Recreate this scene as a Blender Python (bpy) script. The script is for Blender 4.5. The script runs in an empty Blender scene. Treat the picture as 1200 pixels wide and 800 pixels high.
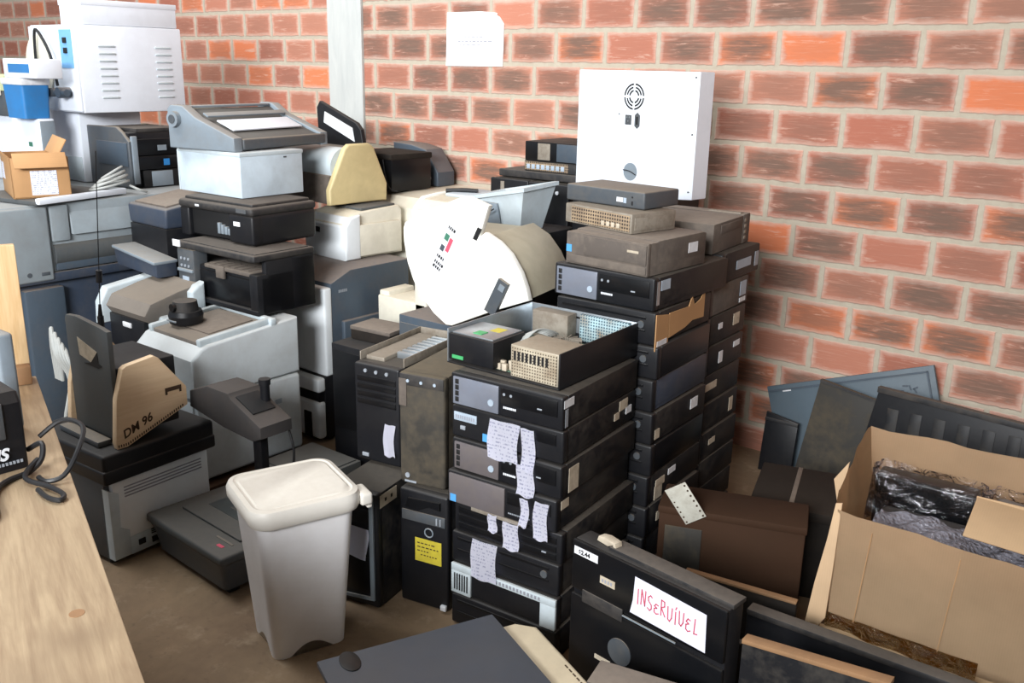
import bpy, bmesh, math, random
from mathutils import Vector, Matrix, Euler
random.seed(7)
SC = bpy.context.scene
COL = SC.collection
R = math.radians

# ------------------------------------------------------------------ materials
def c(r, g, b):
    def f(v):
        v /= 255.0
        return v / 12.92 if v <= 0.04045 else ((v + 0.055) / 1.055) ** 2.4
    return (f(r), f(g), f(b), 1.0)

class NT:
    """small helper around a node tree"""
    def __init__(self, name):
        self.m = bpy.data.materials.new(name)
        self.m.use_nodes = True
        self.t = self.m.node_tree
        self.n = self.t.nodes
        self.p = self.n['Principled BSDF']
    def new(self, kind, **kw):
        nd = self.n.new(kind)
        for k, v in kw.items():
            setattr(nd, k, v)
        return nd
    def link(self, a, b):
        self.t.links.new(a, b)
    def val(self, sock, v):
        if hasattr(v, 'is_output'):
            self.link(v, sock)
        else:
            sock.default_value = v
    def math(self, op, a, b=0.0, cc=0.0, clamp=False):
        nd = self.new('ShaderNodeMath', operation=op, use_clamp=clamp)
        for i, v in enumerate((a, b, cc)):
            self.val(nd.inputs[i], v)
        return nd.outputs[0]
    def mix(self, fac, a, b):
        nd = self.new('ShaderNodeMix', data_type='RGBA')
        self.val(nd.inputs[0], fac)
        self.val(nd.inputs[6], a)
        self.val(nd.inputs[7], b)
        return nd.outputs[2]
    def noise(self, vec, scale, detail=3.0, rough=0.55, dist=0.0):
        nd = self.new('ShaderNodeTexNoise')
        self.link(vec, nd.inputs['Vector'])
        nd.inputs['Scale'].default_value = scale
        nd.inputs['Detail'].default_value = detail
        nd.inputs['Roughness'].default_value = rough
        nd.inputs['Distortion'].default_value = dist
        return nd.outputs[0]
    def ramp(self, v, lo, hi):
        nd = self.new('ShaderNodeMapRange', clamp=True)
        self.val(nd.inputs[0], v)
        nd.inputs[1].default_value = lo
        nd.inputs[2].default_value = hi
        return nd.outputs[0]
    def coords(self, spread=True):
        tc = self.new('ShaderNodeTexCoord')
        if not spread:
            return tc.outputs['Object']
        oi = self.new('ShaderNodeObjectInfo')
        mul = self.math('MULTIPLY', oi.outputs['Random'], 37.0)
        ad = self.new('ShaderNodeVectorMath', operation='ADD')
        self.link(tc.outputs['Object'], ad.inputs[0])
        cb = self.new('ShaderNodeCombineXYZ')
        self.link(mul, cb.inputs[0]); self.link(mul, cb.inputs[1])
        self.link(cb.outputs[0], ad.inputs[1])
        return ad.outputs[0]
    def bump(self, h, strength=0.2, dist=0.005):
        b = self.new('ShaderNodeBump')
        b.inputs['Strength'].default_value = strength
        b.inputs['Distance'].default_value = dist
        self.link(h, b.inputs['Height'])
        self.link(b.outputs[0], self.p.inputs['Normal'])

MATS = {}
def plastic(name, col, rough=0.45, metal=0.0, top=0.0, grime=0.0, dust=(150, 135, 115), scale=9.0, vary=0.06, spec=0.5):
    """plastic / painted metal with settled dust on upward faces (top) and patchy grime all over (grime)"""
    a = NT(name)
    v = a.coords()
    n1 = a.noise(v, scale, 5.0, 0.62, 0.3)
    n2 = a.noise(v, scale * 5.5, 3.0, 0.6)
    base = a.mix(a.ramp(n1, 0.35, 0.7), col, tuple(x * (1 - vary * 3) for x in col[:3]) + (1,))
    g = a.new('ShaderNodeNewGeometry')
    s = a.new('ShaderNodeSeparateXYZ')
    a.link(g.outputs['Normal'], s.inputs[0])
    up = a.ramp(s.outputs[2], 0.35, 0.9)
    f1 = a.math('MULTIPLY', a.math('MULTIPLY', up, top), a.math('ADD', 0.55, a.math('MULTIPLY', n2, 0.8)))
    f2 = a.math('MULTIPLY', a.ramp(a.math('ADD', a.math('MULTIPLY', n1, 0.7), a.math('MULTIPLY', n2, 0.3)), 0.44, 0.66), grime)
    f = a.math('MAXIMUM', f1, f2, clamp=True)
    colr = a.mix(f, base, c(*dust))
    a.link(colr, a.p.inputs['Base Color'])
    a.link(a.math('ADD', rough, a.math('MULTIPLY', f, 0.4), clamp=True), a.p.inputs['Roughness'])
    a.p.inputs['Metallic'].default_value = metal
    a.p.inputs['Specular IOR Level'].default_value = spec
    a.bump(n2, 0.06, 0.003)
    MATS[name] = a.m
    return a.m

plastic('black_plastic', c(22, 23, 27), 0.42, top=0.45, grime=0.08, dust=(72, 68, 64), spec=0.35)
plastic('black_gloss', c(16, 17, 20), 0.28, top=0.25, grime=0.04, dust=(70, 66, 62), spec=0.35)
plastic('black_dusty', c(34, 34, 36), 0.6, top=0.8, grime=0.4, dust=(96, 88, 80))
plastic('black_side', c(20, 21, 25), 0.5, top=0.75, grime=0.45, dust=(82, 76, 68), scale=9, spec=0.35)
plastic('brown_dust', c(88, 80, 74), 0.8, top=0.75, grime=0.5, dust=(134, 122, 110), scale=8)
plastic('tower_brown', c(48, 45, 40), 0.65, top=0.9, grime=0.75, dust=(92, 82, 66), scale=6)
plastic('navy_plastic', c(52, 62, 78), 0.5, top=0.55, grime=0.1, dust=(140, 130, 118))
plastic('slate', c(66, 78, 90), 0.5, top=0.6, grime=0.1, dust=(140, 124, 110))
plastic('dark_grey', c(72, 78, 84), 0.5, top=0.55, grime=0.12)
plastic('mid_grey', c(128, 140, 150), 0.5, top=0.5, grime=0.12)
plastic('scan_grey', c(80, 84, 86), 0.6, top=0.55, grime=0.25, dust=(112, 106, 98), spec=0.3)
plastic('dusty_grey', c(118, 112, 106), 0.75, top=0.6, grime=0.4, dust=(138, 126, 112), scale=10, spec=0.2)
plastic('reader_grey', c(62, 60, 60), 0.6, top=0.5, grime=0.3, dust=(88, 80, 74), spec=0.3)
plastic('plot_grey', c(146, 156, 162), 0.5, top=0.3, grime=0.1)
plastic('light_grey', c(196, 208, 214), 0.5, top=0.35, grime=0.08, dust=(170, 160, 145))
plastic('blue_grey_box', c(200, 215, 226), 0.5, top=0.2, grime=0.05)
plastic('silver_panel', c(128, 134, 148), 0.35, 0.25, grime=0.1)
plastic('grey_panel', c(108, 102, 104), 0.4, 0.2, grime=0.15)
plastic('white_paint', c(228, 234, 243), 0.4, top=0.1, grime=0.03, vary=0.02)
plastic('white_plastic', c(232, 238, 242), 0.45, top=0.35, grime=0.05, dust=(178, 166, 150), vary=0.02)
plastic('bin_white', c(218, 214, 206), 0.45, top=0.5, grime=0.08, dust=(186, 178, 164), vary=0.02)
plastic('aged_white', c(206, 214, 218), 0.5, top=0.35, grime=0.15, dust=(168, 160, 148), vary=0.03)
plastic('bin_body', c(236, 236, 238), 0.38, grime=0.06, dust=(206, 192, 172), vary=0.02)
plastic('cream', c(247, 246, 238), 0.45, grime=0.03, vary=0.015)
plastic('khaki', c(188, 182, 160), 0.55, top=0.3, grime=0.2, dust=(160, 146, 122))
plastic('beige', c(226, 221, 205), 0.5, top=0.5, grime=0.12, dust=(192, 178, 152))
plastic('yellow_beige', c(208, 190, 142), 0.5, grime=0.1, dust=(190, 170, 120))
plastic('beige_housing', c(222, 206, 176), 0.5, grime=0.1, dust=(196, 176, 146))
plastic('steel', c(176, 184, 190), 0.35, 0.75, grime=0.2, dust=(130, 118, 104))
plastic('steel_dusty', c(150, 142, 130), 0.6, 0.25, top=0.5, grime=0.7, dust=(118, 104, 88), scale=16)
plastic('psu_steel', c(178, 168, 150), 0.5, 0.3, top=0.5, grime=0.4, dust=(140, 124, 104), scale=18)
plastic('board_green', c(70, 110, 92), 0.5, top=0.4, grime=0.35, dust=(120, 112, 98), scale=20)
plastic('bright_green', c(70, 170, 105), 0.5)
plastic('blue_panel', c(84, 98, 108), 0.5, top=0.3, grime=0.2, dust=(98, 104, 108), scale=5)
plastic('board_slate', c(76, 80, 88), 0.5, grime=0.22, dust=(104, 100, 96), scale=5)
plastic('blue_paint', c(44, 122, 186), 0.45, grime=0.05)
plastic('green_case', c(196, 204, 160), 0.5, grime=0.1)
plastic('label_blue', c(120, 176, 224), 0.4)
plastic('label_white', c(228, 230, 234), 0.6, grime=0.12, dust=(180, 172, 160), scale=30)
plastic('label_dirty', c(196, 184, 164), 0.7, grime=0.4, dust=(150, 132, 108), scale=26)
plastic('label_bluegrey', c(168, 182, 196), 0.5)
plastic('sticker_blue', c(84, 160, 220), 0.4)
plastic('label_yellow', c(206, 190, 62), 0.5, grime=0.15, dust=(190, 170, 60), scale=40)
plastic('ink_black', c(24, 22, 24), 0.6)
plastic('ink_brown', c(66, 46, 30), 0.8)
plastic('ink_red', c(204, 82, 104), 0.7)
plastic('ink_green', c(64, 120, 98), 0.6)
plastic('ink_grey', c(150, 152, 162), 0.8)
plastic('text_white', c(226, 230, 236), 0.5)
plastic('text_grey', c(150, 156, 164), 0.5)
plastic('cable_black', c(24, 25, 28), 0.5)
plastic('cable_grey', c(176, 180, 178), 0.55, top=0.2, grime=0.15)
plastic('copper_dark', c(120, 110, 92), 0.5, 0.4, grime=0.4)
plastic('dark_wood', c(60, 40, 27), 0.8, top=0.25, grime=0.4, dust=(66, 50, 38), scale=6, spec=0.2)
plastic('edge_wood', c(150, 114, 80), 0.75, grime=0.3, dust=(110, 88, 66))
plastic('crate_dark', c(32, 28, 25), 0.8, top=0.5, grime=0.4, dust=(62, 54, 47), scale=6, spec=0.2)
plastic('hole_dark', c(12, 12, 14), 0.7)
plastic('rust_plate', c(204, 202, 190), 0.6, 0.1, grime=0.35, dust=(150, 138, 118), scale=22)

def wood(name, light, dark, axis=0, scale=5.0):
    a = NT(name)
    v = a.coords(False)
    mp = a.new('ShaderNodeMapping')
    sc = [7.0, 7.0, 7.0]
    sc[axis] = 0.55
    mp.inputs['Scale'].default_value = sc
    a.link(v, mp.inputs['Vector'])
    n1 = a.noise(mp.outputs[0], scale, 5.0, 0.6, 1.2)
    n2 = a.noise(mp.outputs[0], scale * 6, 2.0, 0.5)
    n3 = a.noise(v, 3.0, 3.0)
    f = a.ramp(a.math('ADD', a.math('MULTIPLY', n1, 0.75), a.math('MULTIPLY', n2, 0.25)), 0.38, 0.68)
    col = a.mix(f, light, dark)
    col = a.mix(a.ramp(n3, 0.55, 0.75), col, tuple(x * 0.8 for x in dark[:3]) + (1,))
    a.link(col, a.p.inputs['Base Color'])
    a.p.inputs['Roughness'].default_value = 0.6
    a.bump(n2, 0.08, 0.002)
    MATS[name] = a.m
wood('table_wood', c(190, 168, 136), c(158, 134, 106), 0)
wood('table_wood_upright', c(226, 196, 152), c(206, 170, 122), 2)
wood('ply_wood', c(226, 200, 166), c(212, 182, 146), 1, 3.0)

def cardboard(name, col):
    a = NT(name)
    v = a.coords()
    n = a.noise(v, 6.0, 4.0)
    w = a.new('ShaderNodeTexWave')
    a.link(v, w.inputs['Vector'])
    w.inputs['Scale'].default_value = 55
    w.inputs['Distortion'].default_value = 0.6
    f = a.math('ADD', a.math('MULTIPLY', a.ramp(n, 0.3, 0.75), 0.75), a.math('MULTIPLY', w.outputs[1], 0.12), clamp=True)
    a.link(a.mix(f, col, tuple(x * 0.78 for x in col[:3]) + (1,)), a.p.inputs['Base Color'])
    a.p.inputs['Roughness'].default_value = 0.8
    a.bump(n, 0.25, 0.004)
    MATS[name] = a.m
cardboard('cardboard', c(206, 174, 138))
cardboard('cardboard_inner', c(188, 158, 122))
cardboard('cardboard_small', c(190, 146, 100))

def paper(name, col, ink=None, axis=2, pitch=95.0):
    a = NT(name)
    v = a.coords(False)
    n = a.noise(v, 14.0, 3.0)
    base = a.mix(n, col, tuple(x * 0.93 for x in col[:3]) + (1,))
    if ink:
        s = a.new('ShaderNodeSeparateXYZ'); a.link(v, s.inputs[0])
        ln = a.math('FRACT', a.math('MULTIPLY', s.outputs[axis], pitch))
        mp = a.new('ShaderNodeMapping'); mp.inputs['Scale'].default_value = (160, 160, 160)
        mp.inputs['Scale'].default_value[axis] = 60
        a.link(v, mp.inputs['Vector'])
        sn = a.noise(mp.outputs[0], 1.0, 3.0, 0.6, 0.4)
        f = a.math('MULTIPLY', a.math('LESS_THAN', ln, 0.42), a.math('GREATER_THAN', sn, 0.53))
        base = a.mix(a.math('MULTIPLY', f, 0.55), base, ink)
    a.link(base, a.p.inputs['Base Color'])
    a.p.inputs['Roughness'].default_value = 0.75
    a.bump(n, 0.2, 0.004)
    MATS[name] = a.m
paper('note_paper', c(232, 232, 246), c(120, 124, 170))
paper('plain_paper', c(226, 226, 240))
paper('sheet_paper', c(250, 250, 250))
paper('print_label', c(226, 230, 242), c(90, 92, 130), 2, 120)

# clear plastic wrapping
a = NT('bubble_wrap')
v = a.coords()
vo = a.new('ShaderNodeTexVoronoi'); a.link(v, vo.inputs['Vector']); vo.inputs['Scale'].default_value = 95
nz = a.noise(v, 18, 4.0, 0.6, 1.0)
a.p.inputs['Base Color'].default_value = c(206, 206, 222)
a.p.inputs['Roughness'].default_value = 0.14
a.p.inputs['Alpha'].default_value = 0.30
a.p.inputs['Specular IOR Level'].default_value = 0.8
h = a.math('ADD', vo.outputs['Distance'], a.math('MULTIPLY', nz, 3.0))
a.bump(h, 0.8, 0.008)
MATS['bubble_wrap'] = a.m
def sheer(name, tint, fac, scale, bstr, tr=(1, 1, 1, 1)):
    a = NT(name)
    v = a.coords()
    nz = a.noise(v, scale, 4.0, 0.6, 1.5)
    bp = a.new('ShaderNodeBump'); bp.inputs['Strength'].default_value = bstr; bp.inputs['Distance'].default_value = 0.02
    a.link(nz, bp.inputs['Height'])
    gl = a.new('ShaderNodeBsdfGlossy'); gl.inputs['Color'].default_value = tint; gl.inputs['Roughness'].default_value = 0.12
    a.link(bp.outputs[0], gl.inputs['Normal'])
    tp_ = a.new('ShaderNodeBsdfTransparent'); tp_.inputs['Color'].default_value = tr
    fr = a.new('ShaderNodeFresnel'); fr.inputs['IOR'].default_value = 1.5
    a.link(bp.outputs[0], fr.inputs['Normal'])
    f = a.math('ADD', a.math('MULTIPLY', fr.outputs[0], fac), 0.02, clamp=True)
    mx = a.new('ShaderNodeMixShader'); a.link(f, mx.inputs[0]); a.link(tp_.outputs[0], mx.inputs[1]); a.link(gl.outputs[0], mx.inputs[2])
    a.link(mx.outputs[0], a.n['Material Output'].inputs['Surface'])
    a.n.remove(a.p)
    MATS[name] = a.m
sheer('clear_film', (.95, .95, 1, 1), 1.0, 16, 1.0)
sheer('packing_tape', (1, .95, .8, 1), 1.0, 24, 1.0, c(206, 172, 104))
a = NT('dark_glass')
a.p.inputs['Base Color'].default_value = c(70, 74, 74)
a.p.inputs['Roughness'].default_value = 0.35
MATS['dark_glass'] = a.m

# perforated grille: rows of holes
def grille(name, col, hole, pitch, ax=(0, 2), rad=0.32):
    a = NT(name)
    v = a.coords(False)
    s = a.new('ShaderNodeSeparateXYZ'); a.link(v, s.inputs[0])
    fx = a.math('SUBTRACT', a.math('FRACT', a.math('MULTIPLY', s.outputs[ax[0]], pitch)), 0.5)
    fz = a.math('SUBTRACT', a.math('FRACT', a.math('MULTIPLY', s.outputs[ax[1]], pitch)), 0.5)
    d = a.math('SQRT', a.math('ADD', a.math('MULTIPLY', fx, fx), a.math('MULTIPLY', fz, fz)))
    n = a.noise(v, 16, 4.0)
    f = a.math('LESS_THAN', d, rad)
    base = a.mix(a.ramp(n, 0.35, 0.7), col, c(126, 108, 88))
    a.link(a.mix(f, base, hole), a.p.inputs['Base Color'])
    a.p.inputs['Roughness'].default_value = 0.7
    a.bump(a.math('SUBTRACT', 1.0, f), 0.5, 0.004)
    MATS[name] = a.m
grille('grille_dusty', c(168, 146, 118), c(50, 42, 38), 95)
grille('grille_psu', c(190, 180, 158), c(90, 80, 66), 120, (0, 2), 0.28)
grille('grille_card', c(170, 204, 214), c(60, 84, 96), 110, (0, 2), 0.3)

def brick(name, x0, z0, L, Hh, soot=1.0):
    a = NT(name)
    tc = a.new('ShaderNodeTexCoord')
    s = a.new('ShaderNodeSeparateXYZ'); a.link(tc.outputs['Object'], s.inputs[0])
    wob = a.noise(tc.outputs['Object'], 3.0, 2.0)
    wob2 = a.noise(tc.outputs['Object'], 30.0, 3.0)
    vz = a.math('DIVIDE', a.math('SUBTRACT', a.math('ADD', s.outputs[2], a.math('MULTIPLY', a.math('SUBTRACT', wob, 0.5), 0.016)), z0), Hh)
    row = a.math('FLOOR', vz)
    par = a.math('FLOORED_MODULO', row, 2.0)
    rnd = a.new('ShaderNodeTexWhiteNoise', noise_dimensions='1D'); a.link(row, rnd.inputs['W'])
    jit = a.math('MULTIPLY', a.math('SUBTRACT', rnd.outputs[0], 0.5), 0.12)
    uu = a.math('ADD', a.math('DIVIDE', a.math('SUBTRACT', s.outputs[0], x0), L),
                a.math('ADD', a.math('MULTIPLY', par, 0.5), jit))
    colm = a.math('FLOOR', uu)
    fu = a.math('SUBTRACT', uu, colm)
    fv = a.math('SUBTRACT', vz, row)
    # distance to the edges in metres
    du = a.math('MULTIPLY', a.math('MINIMUM', fu, a.math('SUBTRACT', 1.0, fu)), L)
    dv = a.math('MULTIPLY', a.math('MINIMUM', fv, a.math('SUBTRACT', 1.0, fv)), Hh)
    edge = a.math('ADD', a.math('MINIMUM', du, dv), a.math('MULTIPLY', a.math('SUBTRACT', wob2, 0.5), 0.012))
    isb = a.ramp(edge, 0.008, 0.0125)
    cb = a.new('ShaderNodeCombineXYZ'); a.link(colm, cb.inputs[0]); a.link(row, cb.inputs[1])
    wn = a.new('ShaderNodeTexWhiteNoise', noise_dimensions='2D'); a.link(cb.outputs[0], wn.inputs['Vector'])
    cb2 = a.new('ShaderNodeCombineXYZ'); a.link(row, cb2.inputs[0]); a.link(colm, cb2.inputs[1])
    wn2 = a.new('ShaderNodeTexWhiteNoise', noise_dimensions='2D'); a.link(cb2.outputs[0], wn2.inputs['Vector'])
    h1, h2 = wn.outputs[0], wn2.outputs[0]
    # fired clay colour: red, some bright orange
    base = a.mix(a.ramp(h1, 0.1, 0.75), c(172, 104, 84), c(194, 130, 106))
    wide = a.noise(tc.outputs['Object'], 7.0, 3.0)
    hot = a.math('MULTIPLY', a.math('GREATER_THAN', h1, 0.80), a.ramp(a.math('ADD', edge, a.math('MULTIPLY', a.math('SUBTRACT', wide, 0.5), 0.08)), 0.012, 0.03))
    base = a.mix(hot, base, c(220, 126, 84))
    # soot patch in the middle of each brick, streaked lengthwise
    mp = a.new('ShaderNodeMapping'); mp.inputs['Scale'].default_value = (5, 5, 34)
    a.link(tc.outputs['Object'], mp.inputs['Vector'])
    st = a.noise(mp.outputs[0], 1.6, 5.0, 0.65, 0.4)
    ex = a.math('MULTIPLY', a.math('SUBTRACT', fu, 0.5), 2.0)
    ez = a.math('MULTIPLY', a.math('SUBTRACT', fv, 0.5), 2.0)
    rr = a.math('ADD', a.math('POWER', a.math('ABSOLUTE', ex), 2.4), a.math('POWER', a.math('ABSOLUTE', ez), 2.2))
    mp2 = a.new('ShaderNodeMapping'); mp2.inputs['Scale'].default_value = (3, 3, 90)
    a.link(tc.outputs['Object'], mp2.inputs['Vector'])
    st2 = a.noise(mp2.outputs[0], 2.0, 4.0, 0.7, 0.3)
    sn = a.math('ADD', a.math('MULTIPLY', a.math('SUBTRACT', st, 0.5), 1.9), a.math('MULTIPLY', a.math('SUBTRACT', st2, 0.5), 0.9))
    patch = a.ramp(a.math('ADD', rr, sn), 1.35, 0.0)
    amt = a.math('MULTIPLY', patch, a.ramp(h2, 0.0, 0.55))
    base = a.mix(a.math('MULTIPLY', amt, 0.95 * soot), base, c(112, 90, 78))
    # mortar smear and chalky bloom along the brick borders
    bl = a.math('MULTIPLY', a.ramp(a.math('ADD', edge, a.math('MULTIPLY', a.math('SUBTRACT', st, 0.5), 0.05)), 0.032, 0.008), 0.55)
    base = a.mix(bl, base, c(220, 194, 178))
    base = a.mix(a.ramp(st, 0.60, 0.8), base, c(208, 176, 158))
    base = a.mix(a.math('MULTIPLY', a.ramp(st2, 0.55, 0.75), 0.35), base, c(212, 176, 156))
    mort = a.mix(wob2, c(192, 182, 164), c(170, 158, 140))
    a.link(a.mix(isb, mort, base), a.p.inputs['Base Color'])
    a.p.inputs['Roughness'].default_value = 0.9
    a.bump(a.math('ADD', a.math('MULTIPLY', isb, 1.0), a.math('MULTIPLY', st, 0.25)), 0.5, 0.008)
    MATS[name] = a.m
brick('brick_right', -1.833, 1.616, 0.2708, 0.15)
brick('brick_left', -5.38, 1.597, 0.256, 0.145, 0.45)

a = NT('concrete_column')
v = a.coords(False)
mp = a.new('ShaderNodeMapping'); mp.inputs['Scale'].default_value = (9, 9, 1.5); a.link(v, mp.inputs['Vector'])
n = a.noise(mp.outputs[0], 2.5, 5.0, 0.6, 0.5)
a.link(a.mix(n, c(210, 211, 206), c(172, 176, 175)), a.p.inputs['Base Color'])
a.p.inputs['Roughness'].default_value = 0.85
a.bump(n, 0.4, 0.01)
MATS['concrete_column'] = a.m
a = NT('floor_concrete')
v = a.coords(False)
n = a.noise(v, 2.2, 6.0, 0.65, 0.4); n2 = a.noise(v, 40.0, 3.0); n3 = a.noise(v, 9.0, 4.0, 0.7)
col = a.mix(a.ramp(n, 0.35, 0.7), c(140, 118, 92), c(106, 87, 68))
col = a.mix(a.math('MULTIPLY', a.ramp(n3, 0.55, 0.75), 0.5), col, c(168, 150, 126))
col = a.mix(a.math('MULTIPLY', a.ramp(n2, 0.6, 0.75), 0.4), col, c(88, 72, 58))
a.link(col, a.p.inputs['Base Color'])
a.p.inputs['Roughness'].default_value = 0.85
a.bump(n2, 0.15, 0.004)
MATS['floor_concrete'] = a.m

# ------------------------------------------------------------------ mesh building
class MB:
    def __init__(self):
        self.bm = bmesh.new()
    def _new(self, fn):
        pass
    def box(self, ctr, size, bev=0.003, seg=2, rot=None, fn=None, mi=0):
        mtx = Matrix.Translation(Vector(ctr))
        if rot:
            mtx = mtx @ Euler(rot).to_matrix().to_4x4()
        g = bmesh.ops.create_cube(self.bm, size=1.0)
        vs = g['verts']
        for v in vs:
            v.co = Vector((v.co.x * size[0], v.co.y * size[1], v.co.z * size[2]))
            if fn:
                v.co = Vector(fn(v.co))
        fs = list({f for v in vs for f in v.link_faces})
        for v in vs:
            v.co = mtx @ v.co
        for f in fs:
            f.material_index = mi
        if bev > 0:
            es = list({e for v in vs for e in v.link_edges})
            bmesh.ops.bevel(self.bm, geom=es, offset=min(bev, min(size) * 0.45), segments=seg, affect='EDGES', profile=0.5)
        return self
    def span(self, x0, x1, y0, y1, z0, z1, bev=0.003, seg=2, **k):
        return self.box(((x0 + x1) / 2, (y0 + y1) / 2, (z0 + z1) / 2), (abs(x1 - x0), abs(y1 - y0), abs(z1 - z0)), bev, seg, **k)
    def prism(self, pts, axis, a0, a1, bev=0.0, seg=2, shift=(0, 0), mi=0):
        def P(p, t, s):
            u, w = p[0] + s * shift[0], p[1] + s * shift[1]
            return {'x': (t, u, w), 'y': (u, t, w), 'z': (u, w, t)}[axis]
        lo = [self.bm.verts.new(P(p, a0, 0)) for p in pts]
        hi = [self.bm.verts.new(P(p, a1, 1)) for p in pts]
        fs = [self.bm.faces.new(lo), self.bm.faces.new(hi)]
        n = len(pts)
        for i in range(n):
            fs.append(self.bm.faces.new((lo[i], lo[(i + 1) % n], hi[(i + 1) % n], hi[i])))
        bmesh.ops.recalc_face_normals(self.bm, faces=fs)
        for f in fs:
            f.material_index = mi
        if bev > 0:
            es = list({e for f in fs[:2] for e in f.edges})
            bmesh.ops.bevel(self.bm, geom=es, offset=bev, segments=seg, affect='EDGES', profile=0.5)
        return self
    def loft(self, rings, cap0=True, cap1=True):
        rs = [[self.bm.verts.new(p) for p in r] for r in rings]
        fs = []
        n = len(rs[0])
        for k in range(len(rs) - 1):
            for i in range(n):
                fs.append(self.bm.faces.new((rs[k][i], rs[k][(i + 1) % n], rs[k + 1][(i + 1) % n], rs[k + 1][i])))
        if cap0: fs.append(self.bm.faces.new(list(reversed(rs[0]))))
        if cap1: fs.append(self.bm.faces.new(rs[-1]))
        bmesh.ops.recalc_face_normals(self.bm, faces=fs)
        return self
    def cyl(self, p0, p1, r0, r1=None, n=20):
        r1 = r0 if r1 is None else r1
        p0, p1 = Vector(p0), Vector(p1)
        d = (p1 - p0).normalized()
        u = d.orthogonal().normalized(); w = d.cross(u)
        rings = [[tuple(p + (u * math.cos(t) + w * math.sin(t)) * r) for t in [2 * math.pi * i / n for i in range(n)]] for p, r in ((p0, r0), (p1, r1))]
        return self.loft(rings)
    def tube(self, path, r, n=8, smooth=4):
        P = [Vector(p) for p in path]
        pts = []
        if len(P) > 2 and smooth > 1:
            for i in range(len(P) - 1):
                a, b = P[max(i - 1, 0)], P[i]
                cc, d = P[i + 1], P[min(i + 2, len(P) - 1)]
                for k in range(smooth):
                    t = k / smooth
                    pts.append(0.5 * ((2 * b) + (cc - a) * t + (2 * a - 5 * b + 4 * cc - d) * t * t + (3 * b - a - 3 * cc + d) * t ** 3))
            pts.append(P[-1])
        else:
            pts = P
        rings = []
        u = None
        for i, p in enumerate(pts):
            t = (pts[min(i + 1, len(pts) - 1)] - pts[max(i - 1, 0)]).normalized()
            if u is None:
                u = t.orthogonal().normalized()
            else:
                u = (u - t * u.dot(t)).normalized()
            w = t.cross(u)
            rings.append([tuple(p + (u * math.cos(q) + w * math.sin(q)) * r) for q in [2 * math.pi * j / n for j in range(n)]])
        return self.loft(rings)
    def sheet(self, w, h, fn, nx=8, nz=6, th=0.0008):
        """thin bent sheet; fn(u,v) with u,v in 0..1 -> point"""
        a = [[self.bm.verts.new(fn(i / nx, j / nz)) for i in range(nx + 1)] for j in range(nz + 1)]
        fs = []
        for j in range(nz):
            for i in range(nx):
                fs.append(self.bm.faces.new((a[j][i], a[j][i + 1], a[j + 1][i + 1], a[j + 1][i])))
        r = bmesh.ops.solidify(self.bm, geom=fs, thickness=th)
        return self
    def xform(self, mtx):
        bmesh.ops.transform(self.bm, matrix=mtx, verts=self.bm.verts)
        return self
    def done(self, name, mat, parent=None, label=None, angle=35, kind=None):
        me = bpy.data.meshes.new(name)
        bmesh.ops.recalc_face_normals(self.bm, faces=self.bm.faces)
        self.bm.to_mesh(me)
        self.bm.free()
        for mname in ([mat] if isinstance(mat, str) else mat):
            me.materials.append(MATS[mname])
        me.polygons.foreach_set('use_smooth', [True] * len(me.polygons))
        me.set_sharp_from_angle(angle=R(angle))
        o = bpy.data.objects.new(name, me)
        COL.objects.link(o)
        if parent: o.parent = parent
        if label: o['label'] = label
        if kind: o['kind'] = kind
        return o

def T(name, label, cat, loc, rot=0.0, group=None):
    o = bpy.data.objects.new(name, None)
    o.empty_display_size = 0.05
    COL.objects.link(o)
    o.location = loc
    o.rotation_euler = (0, 0, R(rot))
    o['label'] = label; o['category'] = cat
    if group: o['group'] = group
    return o
def tag(o, label, cat, group=None):
    o['label'] = label; o['category'] = cat
    if group: o['group'] = group
    return o
def text(name, body, size, mat, parent, loc, rot, shear=0.0, depth=0.0008, bold=0.0, label=None):
    cu = bpy.data.curves.new(name, 'FONT')
    cu.body = body; cu.size = size; cu.extrude = depth; cu.shear = shear; cu.offset = bold
    tmp = bpy.data.objects.new(name, cu)
    COL.objects.link(tmp)
    dg = bpy.context.evaluated_depsgraph_get()
    me = bpy.data.meshes.new_from_object(tmp.evaluated_get(dg))
    bpy.data.objects.remove(tmp)
    me.name = name
    me.materials.clear(); me.materials.append(MATS[mat])
    o = bpy.data.objects.new(name, me)
    COL.objects.link(o)
    o.parent = parent
    o.location = loc; o.rotation_euler = rot
    if label: o['label'] = label
    return o
FRONT = (R(90), 0, 0)          # text lying on a face that looks towards -y
SIDE = (R(90), 0, R(90))       # text lying on a face that looks towards +x

def front_note(parent, x, y, z, w, h, mat='note_paper', curl=0.006, name='paper_note', ragged=0.004):
    """sheet of paper taped on a front face (towards -y), lower edge curling off"""
    ph = random.random() * 6
    def fn(u, v):
        dz = (1 - v) * h
        return (x + (u - 0.5) * w + ragged * math.sin(ph + v * 5), y - 0.002 - curl * (1 - v) ** 2 - 0.002 * math.sin(u * 5 + ph) * (1 - v),
                z - dz + ragged * math.sin(ph + u * 7) * (1 if v < 0.5 else 0.3))
    return MB().sheet(w, h, fn).done(name, mat, parent)
def side_label(parent, x, y, z, w, h, mat='label_white', name='sticker'):
    return MB().span(x - 0.0005, x + 0.0012, y - w / 2, y + w / 2, z - h / 2, z + h / 2, 0).done(name, mat, parent)
def front_plate(parent, x0, x1, y, z0, z1, mat, name, th=0.003, bev=0.0012):
    return MB().span(x0, x1, y - th, y + 0.002, z0, z1, bev).done(name, mat, parent)

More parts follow.
